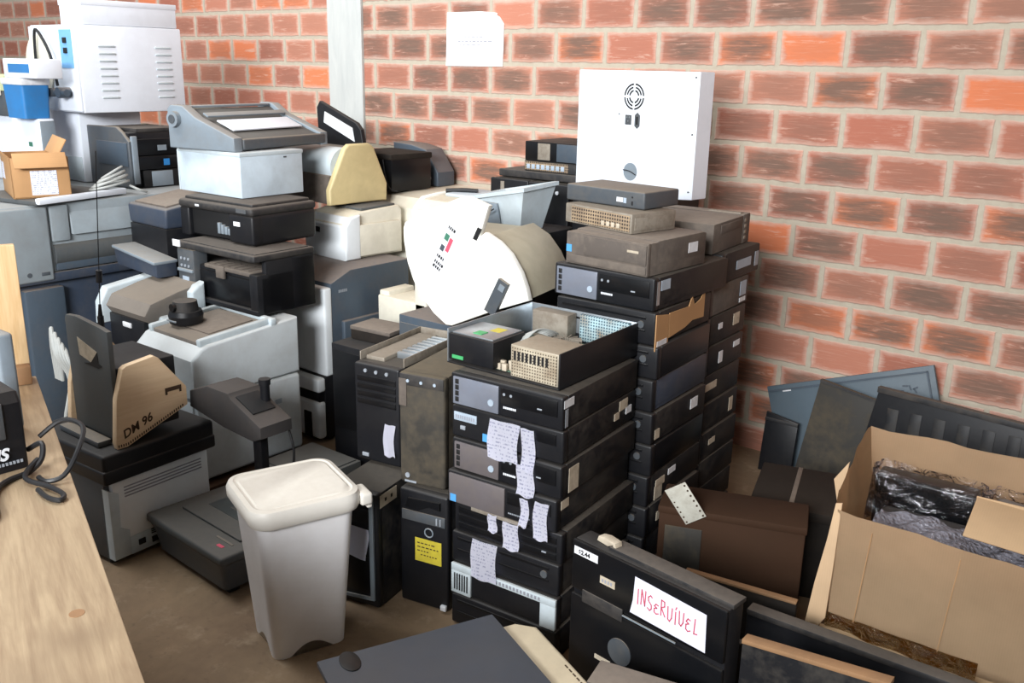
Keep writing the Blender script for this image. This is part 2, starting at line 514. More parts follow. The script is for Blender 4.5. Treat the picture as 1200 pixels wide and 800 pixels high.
# ------------------------------------------------------------------ setting
def struct(name, mb, mat):
    o = mb.done(name, mat)
    o['kind'] = 'structure'
    return o
struct('floor', MB().span(-10, 4, -3.5, 4.2, -0.1, 0.0, 0), 'floor_concrete')
struct('wall_back', MB().span(-3.94, 4, 3.674, 3.87, 0, 4.4, 0), 'brick_right')
struct('wall_rear', MB().span(-10, -4.2, 3.674, 3.87, 0, 4.4, 0), 'brick_left')
m = MB()
N = 40
ring = []
m.prism([(-4.215, 3.66), (-3.942, 3.66), (-3.94, 3.87), (-4.21, 3.87)], 'z', 0, 4.4, 0.004)
struct('trim_1', m, 'concrete_column')

struct('wall_front', MB().span(1.25, 4, -2.8, -2.6, 0, 4.4, 0), 'brick_right')  # unseen wall end, placed so its edge shades the right side
struct('wall_right', MB().span(2.2, 2.4, -2.6, 3.674, 0, 4.4, 0), 'concrete_column')
struct('ceiling', MB().span(-10, 4, -2.8, 4.2, 4.4, 4.5, 0), 'concrete_column')

# sheet of paper on the wall, one torn corner
m = MB()
m.prism([(-3.33, 1.601), (-2.962, 1.603), (-2.958, 1.70), (-2.957, 1.80), (-2.985, 1.832), (-3.0, 1.838), (-3.0, 1.85), (-3.10, 1.858), (-3.322, 1.857)], 'y', 3.668, 3.6735)
o = m.done('paper_sheet', 'sheet_paper')
tag(o, 'white sheet of paper with a torn corner stuck on the brick wall', 'paper')
m = MB()
for i, (x0, x1) in enumerate(((-3.21, -3.09), (-3.25, -3.03), (-3.24, -3.10))):
    zz = 1.735 - i * 0.018
    x = x0
    while x < x1:
        l = random.uniform(0.012, 0.03)
        m.span(x, x + l, 3.6675, 3.6682, zz, zz + 0.005, 0)
        x += l + 0.008
m.done('writing', 'ink_grey', o)

# ------------------------------------------------------------------ desktop computers
def sff(label, loc, rot, w, d, h, style='plain', group=None, body='black_side', side=(), notes=(), bez='black_plastic'):
    r = T('desktop_computer', label, 'computer', loc, rot, group)
    f = -d / 2
    m = MB()
    m.span(-w / 2 + .002, w / 2 - .002, f + .02, d / 2, 0.004, h - .004, .003)
    m.span(-w / 2, w / 2, f + .03, d / 2 - .012, 0.016, h, .004)
    m.done('case', body, r)
    if style == 'bare':
        pass
    else:
        m = MB().span(-w / 2 - .001, w / 2 + .001, f, f + .028, .003, h + .001, .006, 3)
        m.done('front_bezel', bez, r)
    if style in ('silver', 'greyhp'):
        pm = 'silver_panel' if style == 'silver' else 'grey_panel'
        p = front_plate(r, -w / 2 + .010, -w / 2 + .45 * w, f, .008, h - .008, pm, 'front_panel', .005, .002)
        mm = MB()
        for k, zz in enumerate((.78, .6, .42, .24)):
            mm.span(-w / 2 + .018, -w / 2 + .030, f - .0065, f - .004, h * zz - .007, h * zz + .007, .001)
        mm.done('port', 'hole_dark', p)
        MB().cyl((-w / 2 + .385 * w, f - .0075, h * .38), (-w / 2 + .385 * w, f - .004, h * .38), .0095).done('badge', 'label_bluegrey', p)
        q = front_plate(r, -w / 2 + .47 * w, w / 2 - .014, f, h * .42, h - .010, 'black_gloss', 'optical_drive', .003, .001)
        mm = MB().span(w / 2 - .075, w / 2 - .06, f - .005, f - .002, h * .52, h * .56, .001)
        mm.done('button', 'text_grey', q)
        mm = MB()
        for k in range(7):
            mm.span(-w / 2 + .49 * w + k * .006, -w / 2 + .49 * w + k * .006 + .0045, f - .0012, f + .001, h * .29, h * .29 + .006, 0)
        mm.done('logo', 'text_white', r)
        mm = MB()
        for k in range(2):
            mm.cyl((-w / 2 + .50 * w + k * .022, f - .0045, h * .72), (-w / 2 + .50 * w + k * .022, f, h * .72), .004, n=10)
        mm.done('audio_jack', 'text_grey', r)
    elif style == 'strip':
        p = front_plate(r, -w / 2 + .008, -w / 2 + .085, f, h * .56, h * .82, 'label_bluegrey', 'name_strip', .003)
        mm = MB()
        for k in range(9):
            mm.span(-w / 2 + .014 + k * .0075, -w / 2 + .018 + k * .0075, f - .0038, f - .0025, h * .63, h * .74, 0)
        mm.done('lettering', 'ink_grey', p)
        front_plate(r, -w / 2 + .03, -w / 2 + .047, f, h * .30, h * .42, 'text_grey', 'button', .004)
        front_plate(r, -w / 2 + .105, -w / 2 + .125, f, h * .1, h * .34, 'sticker_blue', 'sticker', .0012, 0)
        front_plate(r, .0, w / 2 - .02, f, h * .55, h * .9, 'black_gloss', 'optical_drive', .003)
    elif style == 'wide':
        p = front_plate(r, -w / 2 + .008, -w / 2 + .55 * w, f, .006, h - .006, 'grey_panel', 'front_panel', .006, .002)
        MB().span(-w / 2 + .014, -w / 2 + .034, f - .0072, f - .005, .008, .03, 0).done('sticker', 'sticker_blue', p)
        mm = MB()
        for k in range(12):
            mm.span(-w / 2 + .58 * w + k * .006, -w / 2 + .58 * w + k * .006 + .004, f - .0012, f + .001, h * .2, h * .2 + .004, 0)
        mm.done('lettering', 'text_grey', r)
        front_plate(r, -w / 2 + .57 * w, w / 2 - .015, f, h * .5, h * .88, 'black_gloss', 'optical_drive', .003)
    elif style == 'bays':
        mm = MB()
        for k, zz in enumerate((.14, .40, .66)):
            mm.span(-w / 2 + .015, w / 2 - .015, f - .003, f + .002, h * zz, h * (zz + .2), .001)
        mm.done('drive_bay', 'black_gloss', r)
        front_plate(r, w / 2 - .06, w / 2 - .045, f - .002, h * .3, h * .34, 'text_grey', 'button', .004)
        front_plate(r, -w / 2 + .06, w / 2 - .13, f, h * .86, h * .98, 'steel_dusty', 'trim_strip', .004)
    elif style == 'slots':
        mm = MB()
        mm.span(-w / 2 + .02, w / 2 - .03, f - .003, f + .002, h * .42, h * .48, .001)
        mm.span(-w / 2 + .02, w / 2 - .03, f - .003, f + .002, h * .78, h * .86, .001)
        mm.done('drive_slot', 'black_gloss', r)
        MB().cyl((w / 2 - .045, f - .004, h * .62), (w / 2 - .045, f, h * .62), .011).done('power_button', 'dark_grey', r)
    elif style == 'pale':
        mm = MB()
        mm.span(-w / 2, w / 2, f - .006, f + .004, h * .78, h, .002)
        mm.span(-w / 2, -w / 2 + .07, f - .006, f + .004, .002, h * .78, .002)
        mm.span(w / 2 - .05, w / 2, f - .006, f + .004, .002, h * .78, .002)
        p = mm.done('front_frame', 'light_grey', r)
        mm = MB()
        for k in range(6):
            mm.span(-w / 2 + .012 + k * .009, -w / 2 + .016 + k * .009, f - .008, f - .005, h * .15, h * .7, 0)
        mm.done('vent', 'hole_dark', p)
        mm = MB()
        for k in range(18):
            mm.span(-w / 2 + .1 + k * .012, -w / 2 + .106 + k * .012, f - .0075, f - .005, h * .84, h * .94, 0)
        mm.done('lettering', 'ink_grey', p)
    elif style == 'dots':
        mm = MB()
        for k in range(3):
            mm.cyl((-w / 2 + .05 + k * .045, f - .004, h * .5), (-w / 2 + .05 + k * .045, f, h * .5), .006, n=10)
        mm.done('button', 'text_white', r)
        front_plate(r, -w / 2 + .01, w / 2 - .01, f, h * .8, h * .95, 'dark_grey', 'drive_slot', .003)
    for i, s in enumerate(side):
        side_label(r, w / 2 + .0005, *s)
    for nt in notes:
        front_note(r, nt[0], f - .007, nt[1], nt[2], nt[3])
    return r

# front stack, eight machines, topmost first
G1 = 'desktop computers in the front stack'
CX, CY, CR, CW, CD = -1.472, 2.05, 4.4, .36, .432
front = [
 # z0, z1, style, label, sides, notes, dx, drot
 (.695, .790, 'silver', 'black desktop computer with silver panel and white side sticker, topmost of the front stack',
    [(-.185, .075, .05, .022, 'label_white'), (-.195, .035, .014, .05, 'text_grey')], []),
 (.598, .693, 'strip', 'computer with pale name strip and two taped notes, second from top of the front stack',
    [(.13, .07, .05, .03, 'label_dirty'), (.165, .045, .035, .022, 'label_white'), (.09, .045, .03, .022, 'label_dirty')],
    [(.0, .086, .098, .112), (.078, .082, .042, .118)]),
 (.500, .596, 'greyhp', 'computer with dark grey panel and one hanging note, third from top of front stack',
    [(-.15, .045, .05, .07, 'label_dirty')], [(.075, .075, .055, .085)]),
 (.400, .498, 'wide', 'computer with wide grey panel and two narrow notes, fourth from top of front stack',
    [(-.17, .075, .04, .025, 'label_dirty')], [(.085, .082, .027, .080), (.140, .086, .044, .108)]),
 (.303, .398, 'bays', 'computer with pale trim strip and two small notes, fifth from top of front stack',
    [], [(-.040, .092, .030, .050), (.022, .084, .052, .078)]),
 (.203, .301, 'slots', 'black computer with one large square note, sixth from top of the front stack',
    [], [(-.060, .100, .086, .120)]),
 (.104, .201, 'pale', 'desktop computer with pale grey slotted front frame, second from the bottom of the front stack',
    [], []),
 (.002, .102, 'slots', 'black desktop computer lying on the floor at the bottom of the front stack',
    [], []),
]
offs = [(0, 0, 0), (-.004, .008, .6), (.002, .004, -.4), (-.010, -.004, .5), (.004, .012, 0), (-.006, .010, .8), (0, .006, -.3), (.002, .0, .2)]
for (z0, z1, st, lab, sd, nts), (ox, oy, orr) in zip(front, offs):
    sff(lab, (CX + ox, CY + oy, z0), CR + orr, CW, CD, z1 - z0, st, G1, side=sd, notes=nts)

# open chassis on top of the front stack
r = T('open_computer_case', 'opened computer case with no lid, fan and circuit parts showing, on the front stack', 'computer', (-1.512, 2.085, .792), 1.5)
w, d, h = .385, .41, .10
m = MB()
m.span(-w / 2, w / 2, -d / 2, d / 2, 0, .004, .001)
m.span(w / 2 - .004, w / 2, -d / 2 + .0, d / 2, 0, h, .001)
m.done('case', 'black_plastic', r)
MB().span(-w / 2, -w / 2 + .004, -d / 2, d / 2, 0.004, h, .001).done('side_wall', 'steel', r)
m = MB()
m.span(-w / 2, w / 2 - .004, d / 2 - .004, d / 2, .004, h, .001)
m.done('rear_wall', 'steel', r)
MB().span(-.15, -.02, d / 2 - .055, d / 2 - .006, .012, h - .006, .002).done('cooling_fan', 'steel_dusty', r)
MB().span(.0, .17, d / 2 - .018, d / 2 - .006, .012, h - .004, .001).done('card_bracket', 'grille_card', r)
MB().span(-w / 2 + .01, w / 2 - .01, -d / 2 + .03, d / 2 - .02, .004, .008, .001).done('circuit_board', 'board_green', r)
m = MB().span(-w / 2 + .006, -w / 2 + .165, -d / 2, -d / 2 + .15, .012, h - .012, .003)
p = m.done('drive_cage', 'black_plastic', r)
MB().span(-w / 2 + .012, -w / 2 + .155, -d / 2 + .01, -d / 2 + .145, h - .0125, h - .008, .001).done('drive_lid', 'steel', p)
m = MB().span(-w / 2 + .02, -w / 2 + .06, -d / 2 - .002, -d / 2, .018, .028, 0)
m.span(-w / 2 + .07, -w / 2 + .1, -d / 2 + .03, -d / 2 + .06, h - .009, h - .006, 0)
m.done('green_tab', 'bright_green', p)
MB().span(-w / 2 + .09, -w / 2 + .125, -d / 2 + .08, -d / 2 + .12, h - .009, h - .0075, 0).done('label', 'label_yellow', p)
m = MB().span(.03, w / 2 - .008, -d / 2 + .004, -d / 2 + .13, .006, h - .004, .002)
p = m.done('power_supply', 'psu_steel', r)
MB().span(.035, w / 2 - .012, -d / 2 + .0015, -d / 2 + .004, .010, h - .008, 0).done('vent_panel', 'grille_psu', p)
m = MB()
for k in range(9):
    m.span(.042 + k * .013, .049 + k * .013, -d / 2 + .0, -d / 2 + .002, .055, .08, 0)
m.done('slot', 'hole_dark', p)
m = MB().cyl((.06, .02, .012), (.06, .02, .05), .05, n=28)
for k in range(14):
    t = k * 2 * math.pi / 14
    m.box((.06 + .03 * math.cos(t), .02 + .03 * math.sin(t), .058), (.034, .003, .018), 0, rot=(0, 0, t))
m.done('heat_sink', 'steel_dusty', r)
m = MB()
for k in range(5):
    m.tube([(-.05 + k * .008, -.1, .05), (-.02 + k * .006, -.04, .085 + k * .003), (.02, .0 + k * .01, .07), (-.06 + k * .012, .06, .04)], .0022, 6)
m.done('wire', 'cable_grey', r)
m = MB()
for k in range(14):
    x, y = random.uniform(-.16, .02), random.uniform(-.19, -.16)
    m.span(x, x + random.uniform(.008, .02), y, y + .01, .008, random.uniform(.015, .035), .001)
m.done('connector', 'label_dirty', r)

# second stack just behind
G2 = 'desktop computers in the stack behind the front stack'
DX, DY = -1.445, 2.50
zz = 0.002
dspec = [
 ('dark desktop computer lying on the floor at the bottom of the second stack', 'black_side', []),
 ('dark desktop computer second from the floor in the second stack', 'black_side', []),
 ('dark desktop computer third from the floor in the second stack', 'black_side', [(-.1, .05, .03, .03, 'label_dirty')]),
 ('black computer with torn pale side stickers, fourth from the floor in second stack', 'black_side',
    [(-.10, .06, .06, .025, 'label_dirty'), (-.11, .03, .05, .045, 'label_dirty'), (-.02, .072, .05, .02, 'label_white')]),
 ('black clean sided desktop computer fifth from the floor in the second stack', 'black_gloss', []),
 ('dusty computer with a white sticker at back of its side, in the second stack', 'black_side', [(.10, .06, .05, .034, 'label_white'), (-.15, .03, .03, .03, 'label_dirty')]),
 ('dark blue grey sided desktop computer sixth below the top of the second stack', 'navy_plastic', []),
 ('plain black sided desktop computer just below the cardboard covered one', 'black_plastic', []),
 ('desktop computer with torn brown cardboard hanging on its side, under the silver fronted one', 'black_side', []),
]
for k, (lab, bm_, sd) in enumerate(dspec):
    ox = random.uniform(-.006, .006)
    rr = sff(lab, (DX + ox, DY - .02, zz), 2.5 + random.uniform(-.8, .8), .34, .38, .1015, 'slots', G2, body=bm_, side=sd)
    if k == 8:
        X = .172
        m = MB()
        m.prism([(-.19, -.012), (-.19, .098), (-.11, .085), (-.11, .0)], 'x', X, X + .003)
        m.prism([(-.105, .012), (-.108, .088), (.02, .084), (.04, .112), (.06, .082), (.10, .092), (.13, .120), (.13, .03), (.05, .035), (0, .022)], 'x', X, X + .003)
        p = m.done('cardboard_flap', 'cardboard_small', rr)
        MB().span(X + .003, X + .004, -.18, -.12, .0, .016, 0).done('tape', 'label_white', p)
    zz += .103
ZD = zz  # about .93
sff('dusty black desktop computer with bright silver panel near the top of the second stack', (-1.45, 2.52, ZD), -1.0, .352, .46, .1, 'silver', G2,
    body='black_side', side=[(-.205, .055, .016, .07, 'steel'), (-.165, .075, .05, .03, 'label_bluegrey')])
# thickly dusted machine
r = T('desktop_computer', 'brown dust covered desktop computer with a blue sticker, lying on the silver fronted one', 'computer', (-1.44, 2.45, ZD + .102), -4.4, G2)
w, d, h = .30, .31, .097
m = MB().span(-w / 2, w / 2, -d / 2 + .014, d / 2, 0, h, .004)
m.span(-w / 2 - .001, w / 2 + .001, -d / 2 + .05, d / 2 - .01, .03, h + .003, .004)
m.done('case', 'brown_dust', r)
MB().span(-w / 2, w / 2, -d / 2, -d / 2 + .016, 0, h, .004).done('front_bezel', 'brown_dust', r)
front_plate(r, -w / 2 + .07, w / 2 - .004, -d / 2, .034, h - .006, 'brown_dust', 'drive_cover', .004)
front_plate(r, -w / 2 + .006, w / 2 - .004, -d / 2, .006, .028, 'brown_dust', 'lower_strip', .003)
front_plate(r, -w / 2 + .002, -w / 2 + .022, -d / 2, .036, .058, 'sticker_blue', 'sticker', .001, 0)
front_plate(r, w / 2 - .07, w / 2 - .03, -d / 2 - .004, .065, .072, 'label_dirty', 'logo', .001, 0)
side_label(r, w / 2 + .001, .08, .06, .05, .03, 'label_white')
Z2 = ZD + .102 + .101
r = T('desktop_computer', 'small dusty computer with a perforated grille front, under the flat grey one', 'computer', (-1.53, 2.49, Z2), -13.5, G2)
w, d, h = .295, .19, .06
MB().span(-w / 2, w / 2, -d / 2, d / 2, 0, h, .004).done('case', 'steel_dusty', r)
p = MB().span(-w / 2 + .03, w / 2 - .008, -d / 2 - .002, -d / 2 + .002, .006, h - .006, .001).done('front_grille', 'grille_dusty', r)
m = MB()
for k in range(4):
    m.span(.02 + k * .022, .034 + k * .022, -d / 2 - .004, -d / 2 - .001, .012, .026, .001)
m.done('port', 'label_dirty', p)
MB().span(w / 2 - .001, w / 2 + .002, -d / 2 + .012, d / 2 - .01, .01, h - .012, .001).done('side_panel', 'steel_dusty', r)
Z3 = Z2 + .062
r = T('mini_computer', 'flat slate grey mini computer on top of the second stack', 'computer', (-1.565, 2.555, Z3), -6.2)
w, d, h = .312, .18, .052
m = MB().span(-w / 2, w / 2, -d / 2, d / 2, 0, h, .006, 3)
m.done('case', 'dark_grey', r)
front_plate(r, .05, .075, -d / 2, .016, .03, 'label_white', 'sticker', .001, 0)
front_plate(r, .077, .088, -d / 2, .014, .03, 'label_bluegrey', 'sticker', .001, 0)
m = MB()
m.cyl((.11, -d / 2 - .001, .034), (.11, -d / 2 + .001, .034), .003, n=10)
m.span(.107, .113, -d / 2 - .001, -d / 2 + .001, .010, .022, 0)
m.done('port', 'hole_dark', r)

# third stack behind the second
G3 = 'desktop computers in the third stack by the wall'
EX, EY = -1.47, 2.845
zz = .002
for k in range(10):
    sd = [[], [], [], [(-.05, .06, .05, .02, 'label_dirty')], [(.1, .05, .03, .05, 'label_dirty')], [(-.08, .06, .09, .025, 'label_dirty')],
          [(-.03, .05, .03, .04, 'label_white'), (.1, .07, .05, .02, 'label_white')], [(.08, .06, .05, .04, 'label_dirty'), (-.05, .06, .03, .02, 'label_white')],
          [(.11, .06, .05, .05, 'label_bluegrey'), (.11, .02, .05, .015, 'label_white')], [(.02, .05, .12, .03, 'label_bluegrey'), (.13, .05, .03, .05, 'text_grey')]][k]
    lab = ['dark desktop computer lying on the floor at the bottom of the third stack',
           'dark desktop computer second from the floor in the third stack',
           'dark desktop computer third from the floor in the third stack',
           'dusty desktop computer with one pale sticker fourth from the floor in the third stack',
           'black desktop computer with a narrow upright sticker, fifth from the floor in the third stack',
           'dusty desktop computer with a long torn label, sixth from the floor in the third stack',
           'dusty desktop computer with two white stickers, seventh from the floor in the third stack',
           'dark computer with an orange brown torn label on its side, in the third stack',
           'grey dusty sided desktop computer level with the hanging cardboard, third stack',
           'black desktop computer with pale port openings along its side, near top of the third stack'][k]
    sff(lab, (EX + random.uniform(-.006, .006), EY + (.06 if k > 8 else 0), zz), 2.0, .33, .32, .1015, 'slots', G3,
        body='brown_dust' if k == 8 else 'black_side', side=sd)
    zz += .103
r = T('desktop_computer', 'brown dusty computer lying on top of the third stack against the wall', 'computer', (-1.485, 2.87, zz), 4.5, G3)
w, d, h = .31, .32, .098
m = MB().span(-w / 2, w / 2, -d / 2, d / 2, 0, h, .004)
m.span(-w / 2 - .001, w / 2 + .002, d / 2 - .06, d / 2 + .004, 0, h + .003, .004)
m.done('case', 'brown_dust', r)
m = MB()
for k in range(4):
    m.span(w / 2, w / 2 + .003, d / 2 - .05, d / 2 - .03, .015 + k * .02, .026 + k * .02, .001)
m.done('port', 'steel_dusty', r)
MB().span(w / 2 - .002, w / 2 + .002, -.1, .08, .06, h - .01, .002).done('side_panel', 'brown_dust', r)
MB().span(.02, .14, d / 2 - .05, d / 2 - .02, h + .002, h + .006, .002).done('trim_strip', 'steel_dusty', r)

# hidden support stack carrying the white cabinet by the wall
G4 = 'tower cases lying under the white cabinet'
sff('dark tower case at the bottom under the white cabinet by the wall', (-1.93, 3.27, .002), 0, .34, .42, .375, 'slots', G4)
sff('dark tower case in the middle under the white cabinet by the wall', (-1.93, 3.27, .379), 0, .34, .42, .375, 'slots', G4)
sff('dark tower case directly under the white cabinet by the wall', (-1.93, 3.27, .756), 0, .34, .42, .375, 'slots', G4)

# white metal cabinet with fan grille
r = T('metal_cabinet', 'white metal cabinet with a round fan grille and two sockets, leaning by the brick wall', 'cabinet', (-1.90, 3.22, 1.135), -9)
w, d, h = .555, .13, .462
m = MB()
m.prism([(-w / 2, -d / 2), (w / 2 - .06, -d / 2), (w / 2, -d / 2 + .045), (w / 2, d / 2), (-w / 2, d / 2)], 'z', 0, h, .004)
m.done('housing', 'white_paint', r)
gx, gz = .01, h - .095
m = MB()
for rr, n in ((.046, 40), (.034, 36), (.022, 28)):
    for q in range(4):
        a0 = q * math.pi / 2 + .18; a1 = (q + 1) * math.pi / 2 - .18
        if rr == .046: a0 -= .1; a1 += .1
        pts = []
        for i in range(9):
            t = a0 + (a1 - a0) * i / 8
            pts.append((gx + (rr + .0032) * math.cos(t), gz + (rr + .0032) * math.sin(t)))
        for i in range(8, -1, -1):
            t = a0 + (a1 - a0) * i / 8
            pts.append((gx + (rr - .0032) * math.cos(t), gz + (rr - .0032) * math.sin(t)))
        m.prism(pts, 'y', -d / 2 - .001, -d / 2 + .002)
m.done('fan_grille', 'hole_dark', r)
m = MB().span(gx - .038, gx - .008, -d / 2 - .003, -d / 2 + .002, gz - .105, gz - .068, .002)
p = m.done('power_socket', 'dark_grey', r)
m = MB()
for k, (x, z) in enumerate(((-.03, -.08), (-.018, -.08), (-.024, -.094))):
    m.span(gx + x, gx + x + .004, -d / 2 - .004, -d / 2 - .002, gz + z, gz + z + .006, 0)
m.done('pin', 'steel', p)
m = MB().prism([(gx + .010, gz - .108), (gx + .022, gz - .118), (gx + .034, gz - .108), (gx + .034, gz - .068), (gx + .022, gz - .058), (gx + .010, gz - .068)], 'y', -d / 2 - .003, -d / 2 + .002)
p = m.done('serial_port', 'dark_grey', r)
MB().span(gx + .018, gx + .026, -d / 2 - .004, -d / 2 - .002, gz - .103, gz - .073, 0).done('pin_block', 'hole_dark', p)
MB().cyl((gx, -d / 2 - .001, .085), (gx, -d / 2 + .002, .085), .034, n=32).done('cable_hole', 'mid_grey', r)
m = MB().tube([(gx - .034, -d / 2 - .004, .09), (gx, -d / 2 - .006, .088), (gx + .03, -d / 2 - .004, .075)], .002, 6)
m.done('cable', 'cable_black', r)
for x, z in ((-.06, .30), (w / 2 - .012, h - .02), (w / 2 - .012, .24), (w / 2 - .012, .03)):
    MB().cyl((x, -d / 2 + (.035 if x > .2 else 0) - .002, z), (x, -d / 2 + .05, z), .003, n=8).done('screw', 'dark_grey', r)

# stack in the far middle against the wall
G5 = 'computers stacked at the far middle by the wall'
for i, (x, w) in enumerate(((-2.56, .21), (-2.34, .21))):
    nm = 'left' if i == 0 else 'right'
    sff('black tower case on the floor at the far middle, %s one of the lower pair' % nm, (x, 3.44, .002), 0, w, .36, .57, 'slots', G5)
rA = sff('black tower case with glossy front by the wall, beside one with white buttons', (-2.56, 3.42, .574), 0, .21, .38, .555, 'bays', G5)
rB = sff('black tower case with three small white buttons on its front, at the far middle', (-2.34, 3.41, .574), 0, .21, .38, .555, 'plain', G5)
m = MB()
for k in range(3):
    m.cyl((-.07 + k * .06, -.196, .52), (-.07 + k * .06, -.19, .52), .008, n=10)
m.done('button', 'text_white', rB)
sff('flat dusty black computer lying across two black tower cases at far middle', (-2.44, 3.44, 1.131), 0, .42, .34, .035, 'plain', G5, body='black_dusty', bez='black_dusty')
r = T('desktop_computer', 'dusty computer back with rows of ports, under a small black computer by the wall', 'computer', (-2.36, 3.43, 1.168), 0, G5)
w, d, h = .31, .3, .045
MB().span(-w / 2, w / 2, -d / 2, d / 2, 0, h, .003).done('case', 'black_dusty', r)
MB().span(-w / 2 + .005, w / 2 - .075, -d / 2 - .002, -d / 2 + .002, .004, h - .004, .001).done('port_panel', 'grille_dusty', r)
m = MB()
for k in range(8):
    m.span(-w / 2 + .015 + k * .026, -w / 2 + .033 + k * .026, -d / 2 - .004, -d / 2 - .001, .010, .03, .001)
m.done('port', 'label_bluegrey', r)
r = T('desktop_computer', 'small black computer with a silver front strip, topmost at the wall beside white cabinet', 'computer', (-2.345, 3.42, 1.214), 0, G5)
w, d, h = .32, .3, .082
MB().span(-w / 2, w / 2, -d / 2 + .01, d / 2, 0, h, .003).done('case', 'black_plastic', r)
MB().span(-w / 2, w / 2, -d / 2, -d / 2 + .012, 0, h, .003).done('front_bezel', 'black_gloss', r)
front_plate(r, -w / 2 + .07, -w / 2 + .135, -d / 2, .006, h - .006, 'steel_dusty', 'silver_strip', .003)
front_plate(r, -w / 2 + .17, w / 2 - .004, -d / 2, .004, h - .004, 'slate', 'drive_cover', .003)

# ------------------------------------------------------------------ tower computers
def tower(label, loc, rot, w, d, h, group, body='black_side', front='black_plastic'):
    r = T('tower_computer', label, 'computer', loc, rot, group)
    f = -d / 2
    m = MB().span(-w / 2, w / 2, f + .022, d / 2, .006, h, .004)
    m.span(-w / 2 + .003, w / 2 - .003, f + .04, d / 2 - .02, 0, .01, .002)
    m.done('case', body, r)
    MB().span(-w / 2 - .001, w / 2 + .001, f, f + .03, .004, h + .001, .008, 3).done('front_bezel', front, r)
    return r, f
G6 = 'tower computers beside the white bin'
r, f = tower('black tower computer with silver curved trim and crumpled paper, beside the white bin', (-1.965, 1.895, 0), 12, .165, .38, .384, G6)
h = .384; w = .165
m = MB()
m.prism([(-w / 2 + .012, .36), (w / 2 - .02, .375), (w / 2 - .012, .37), (w / 2 - .012, .03), (-w / 2 + .02, .02), (-w / 2 + .02, .03), (w / 2 - .026, .04), (w / 2 - .026, .352), (-w / 2 + .012, .338)], 'y', f - .006, f + .002)
m.done('silver_trim', 'mid_grey', r)
front_plate(r, -w / 2 + .02, w / 2 - .03, f, .05, .17, 'black_gloss', 'lower_panel', .003)
front_plate(r, -w / 2 + .02, w / 2 - .03, f, .28, .33, 'black_gloss', 'optical_drive', .003)
front_note(r, -.01, f - .007, .27, .13, .095, 'plain_paper', .012)
p = side_label(r, w / 2 + .0005, -.13, .355, .09, .04, 'label_dirty', 'port_cover')
m = MB()
m.span(w / 2 + .001, w / 2 + .003, -.15, -.142, .35, .36, 0); m.span(w / 2 + .001, w / 2 + .003, -.118, -.11, .35, .36, 0)
m.done('port', 'hole_dark', p)
r, f = tower('black tower computer with a yellow label and ring button, beside the front stack', (-1.795, 2.025, 0), 12, .166, .40, .384, G6)
w = .166
p = front_plate(r, -.03, .062, f, .155, .232, 'label_yellow', 'yellow_label', .0012, 0)
m = MB()
for i, (a0, a1) in enumerate(((-.022, .04), (-.022, .05), (-.022, .02), (-.01, .045))):
    x = a0
    while x < a1:
        l = random.uniform(.005, .012)
        m.span(x, x + l, f - .0017, f - .001, .215 - i * .013, .2185 - i * .013, 0)
        x += l + .004
m.done('handwriting', 'ink_brown', p)
m = MB()
ring = []
for i in range(28):
    t = 2 * math.pi * i / 28
m.tube([(.02 + .014 * math.cos(2 * math.pi * i / 24), f - .003, .258 + .014 * math.sin(2 * math.pi * i / 24)) for i in range(25)], .0022, 6, 1)
m.done('ring_button', 'mid_grey', r)
m = MB()
m.prism([(-.05, .36), (.06, .365), (.06, .34), (.02, .345), (-.02, .325), (-.06, .33)], 'y', f - .008, f + .002)
m.done('front_door', 'black_gloss', r)
front_plate(r, -.075, .075, f, .285, .318, 'dark_grey', 'drive_bay', .003)
m = MB(); m.span(.045, .05, f - .005, f, .29, .312, 0); m.span(.058, .062, f - .005, f, .29, .312, 0)
m.done('button', 'text_grey', r)
MB().box((w / 2 - .012, f - .004, .018), (.02, .012, .018), .003).done('foot', 'text_white', r)

r, f = tower('brown dusty tower computer standing on the yellow labelled tower', (-1.822, 2.045, .388), 13, .152, .40, .352, G6, 'tower_brown', 'tower_brown')
MB().span(-.074, .074, f - .002, f + .002, .315, .35, .002).done('top_strip', 'black_dusty', r)
m = MB()
for k in range(3):
    m.cyl((-.045 + k * .045, f - .004, .33), (-.045 + k * .045, f, .33), .005, n=10)
m.done('button', 'label_bluegrey', r)
m = MB()
m.cyl((-.05, f - .003, .03), (-.05, f, .03), .008, n=12)
m.span(-.06, -.02, f - .002, f, .008, .014, 0)
m.done('badge', 'text_grey', r)
MB().span(-.076, -.05, f - .003, f + .001, .25, .335, .002).done('worn_patch', 'brown_dust', r)

r, f = tower('black tower computer with an opened top and small white note, behind the bin', (-2.032, 2.065, .388), 10, .168, .37, .325, G6, 'black_side', 'black_plastic')
w, d, h = .168, .37, .325
m = MB()
for k, z in enumerate((.27, .245, .22, .195)):
    m.span(-w / 2 + .012, w / 2 - .012, f - .003, f + .002, z, z + .018, .001)
m.done('drive_bay', 'black_gloss', r)
m = MB()
for k in range(3):
    m.cyl((-.04 + k * .04, f - .004, .305), (-.04 + k * .04, f, .305), .006, n=10)
m.done('button', 'text_grey', r)
front_note(r, .052, f - .007, .145, .040, .105, 'plain_paper', .004)
front_plate(r, -.06, -.035, f, .018, .03, 'text_grey', 'badge', .003)
m = MB()
m.span(-w / 2, -w / 2 + .004, f + .03, d / 2, h, h + .028, .001)
m.span(w / 2 - .004, w / 2, f + .03, d / 2, h, h + .028, .001)
m.span(-w / 2, w / 2, d / 2 - .004, d / 2, h, h + .028, .001)
m.done('frame_rail', 'steel_dusty', r)
m = MB()
for k in range(8):
    m.span(.005, w / 2 - .012, -.08 + k * .028, -.066 + k * .028, h, h + .02, .001)
m.done('card_slot', 'steel', r)
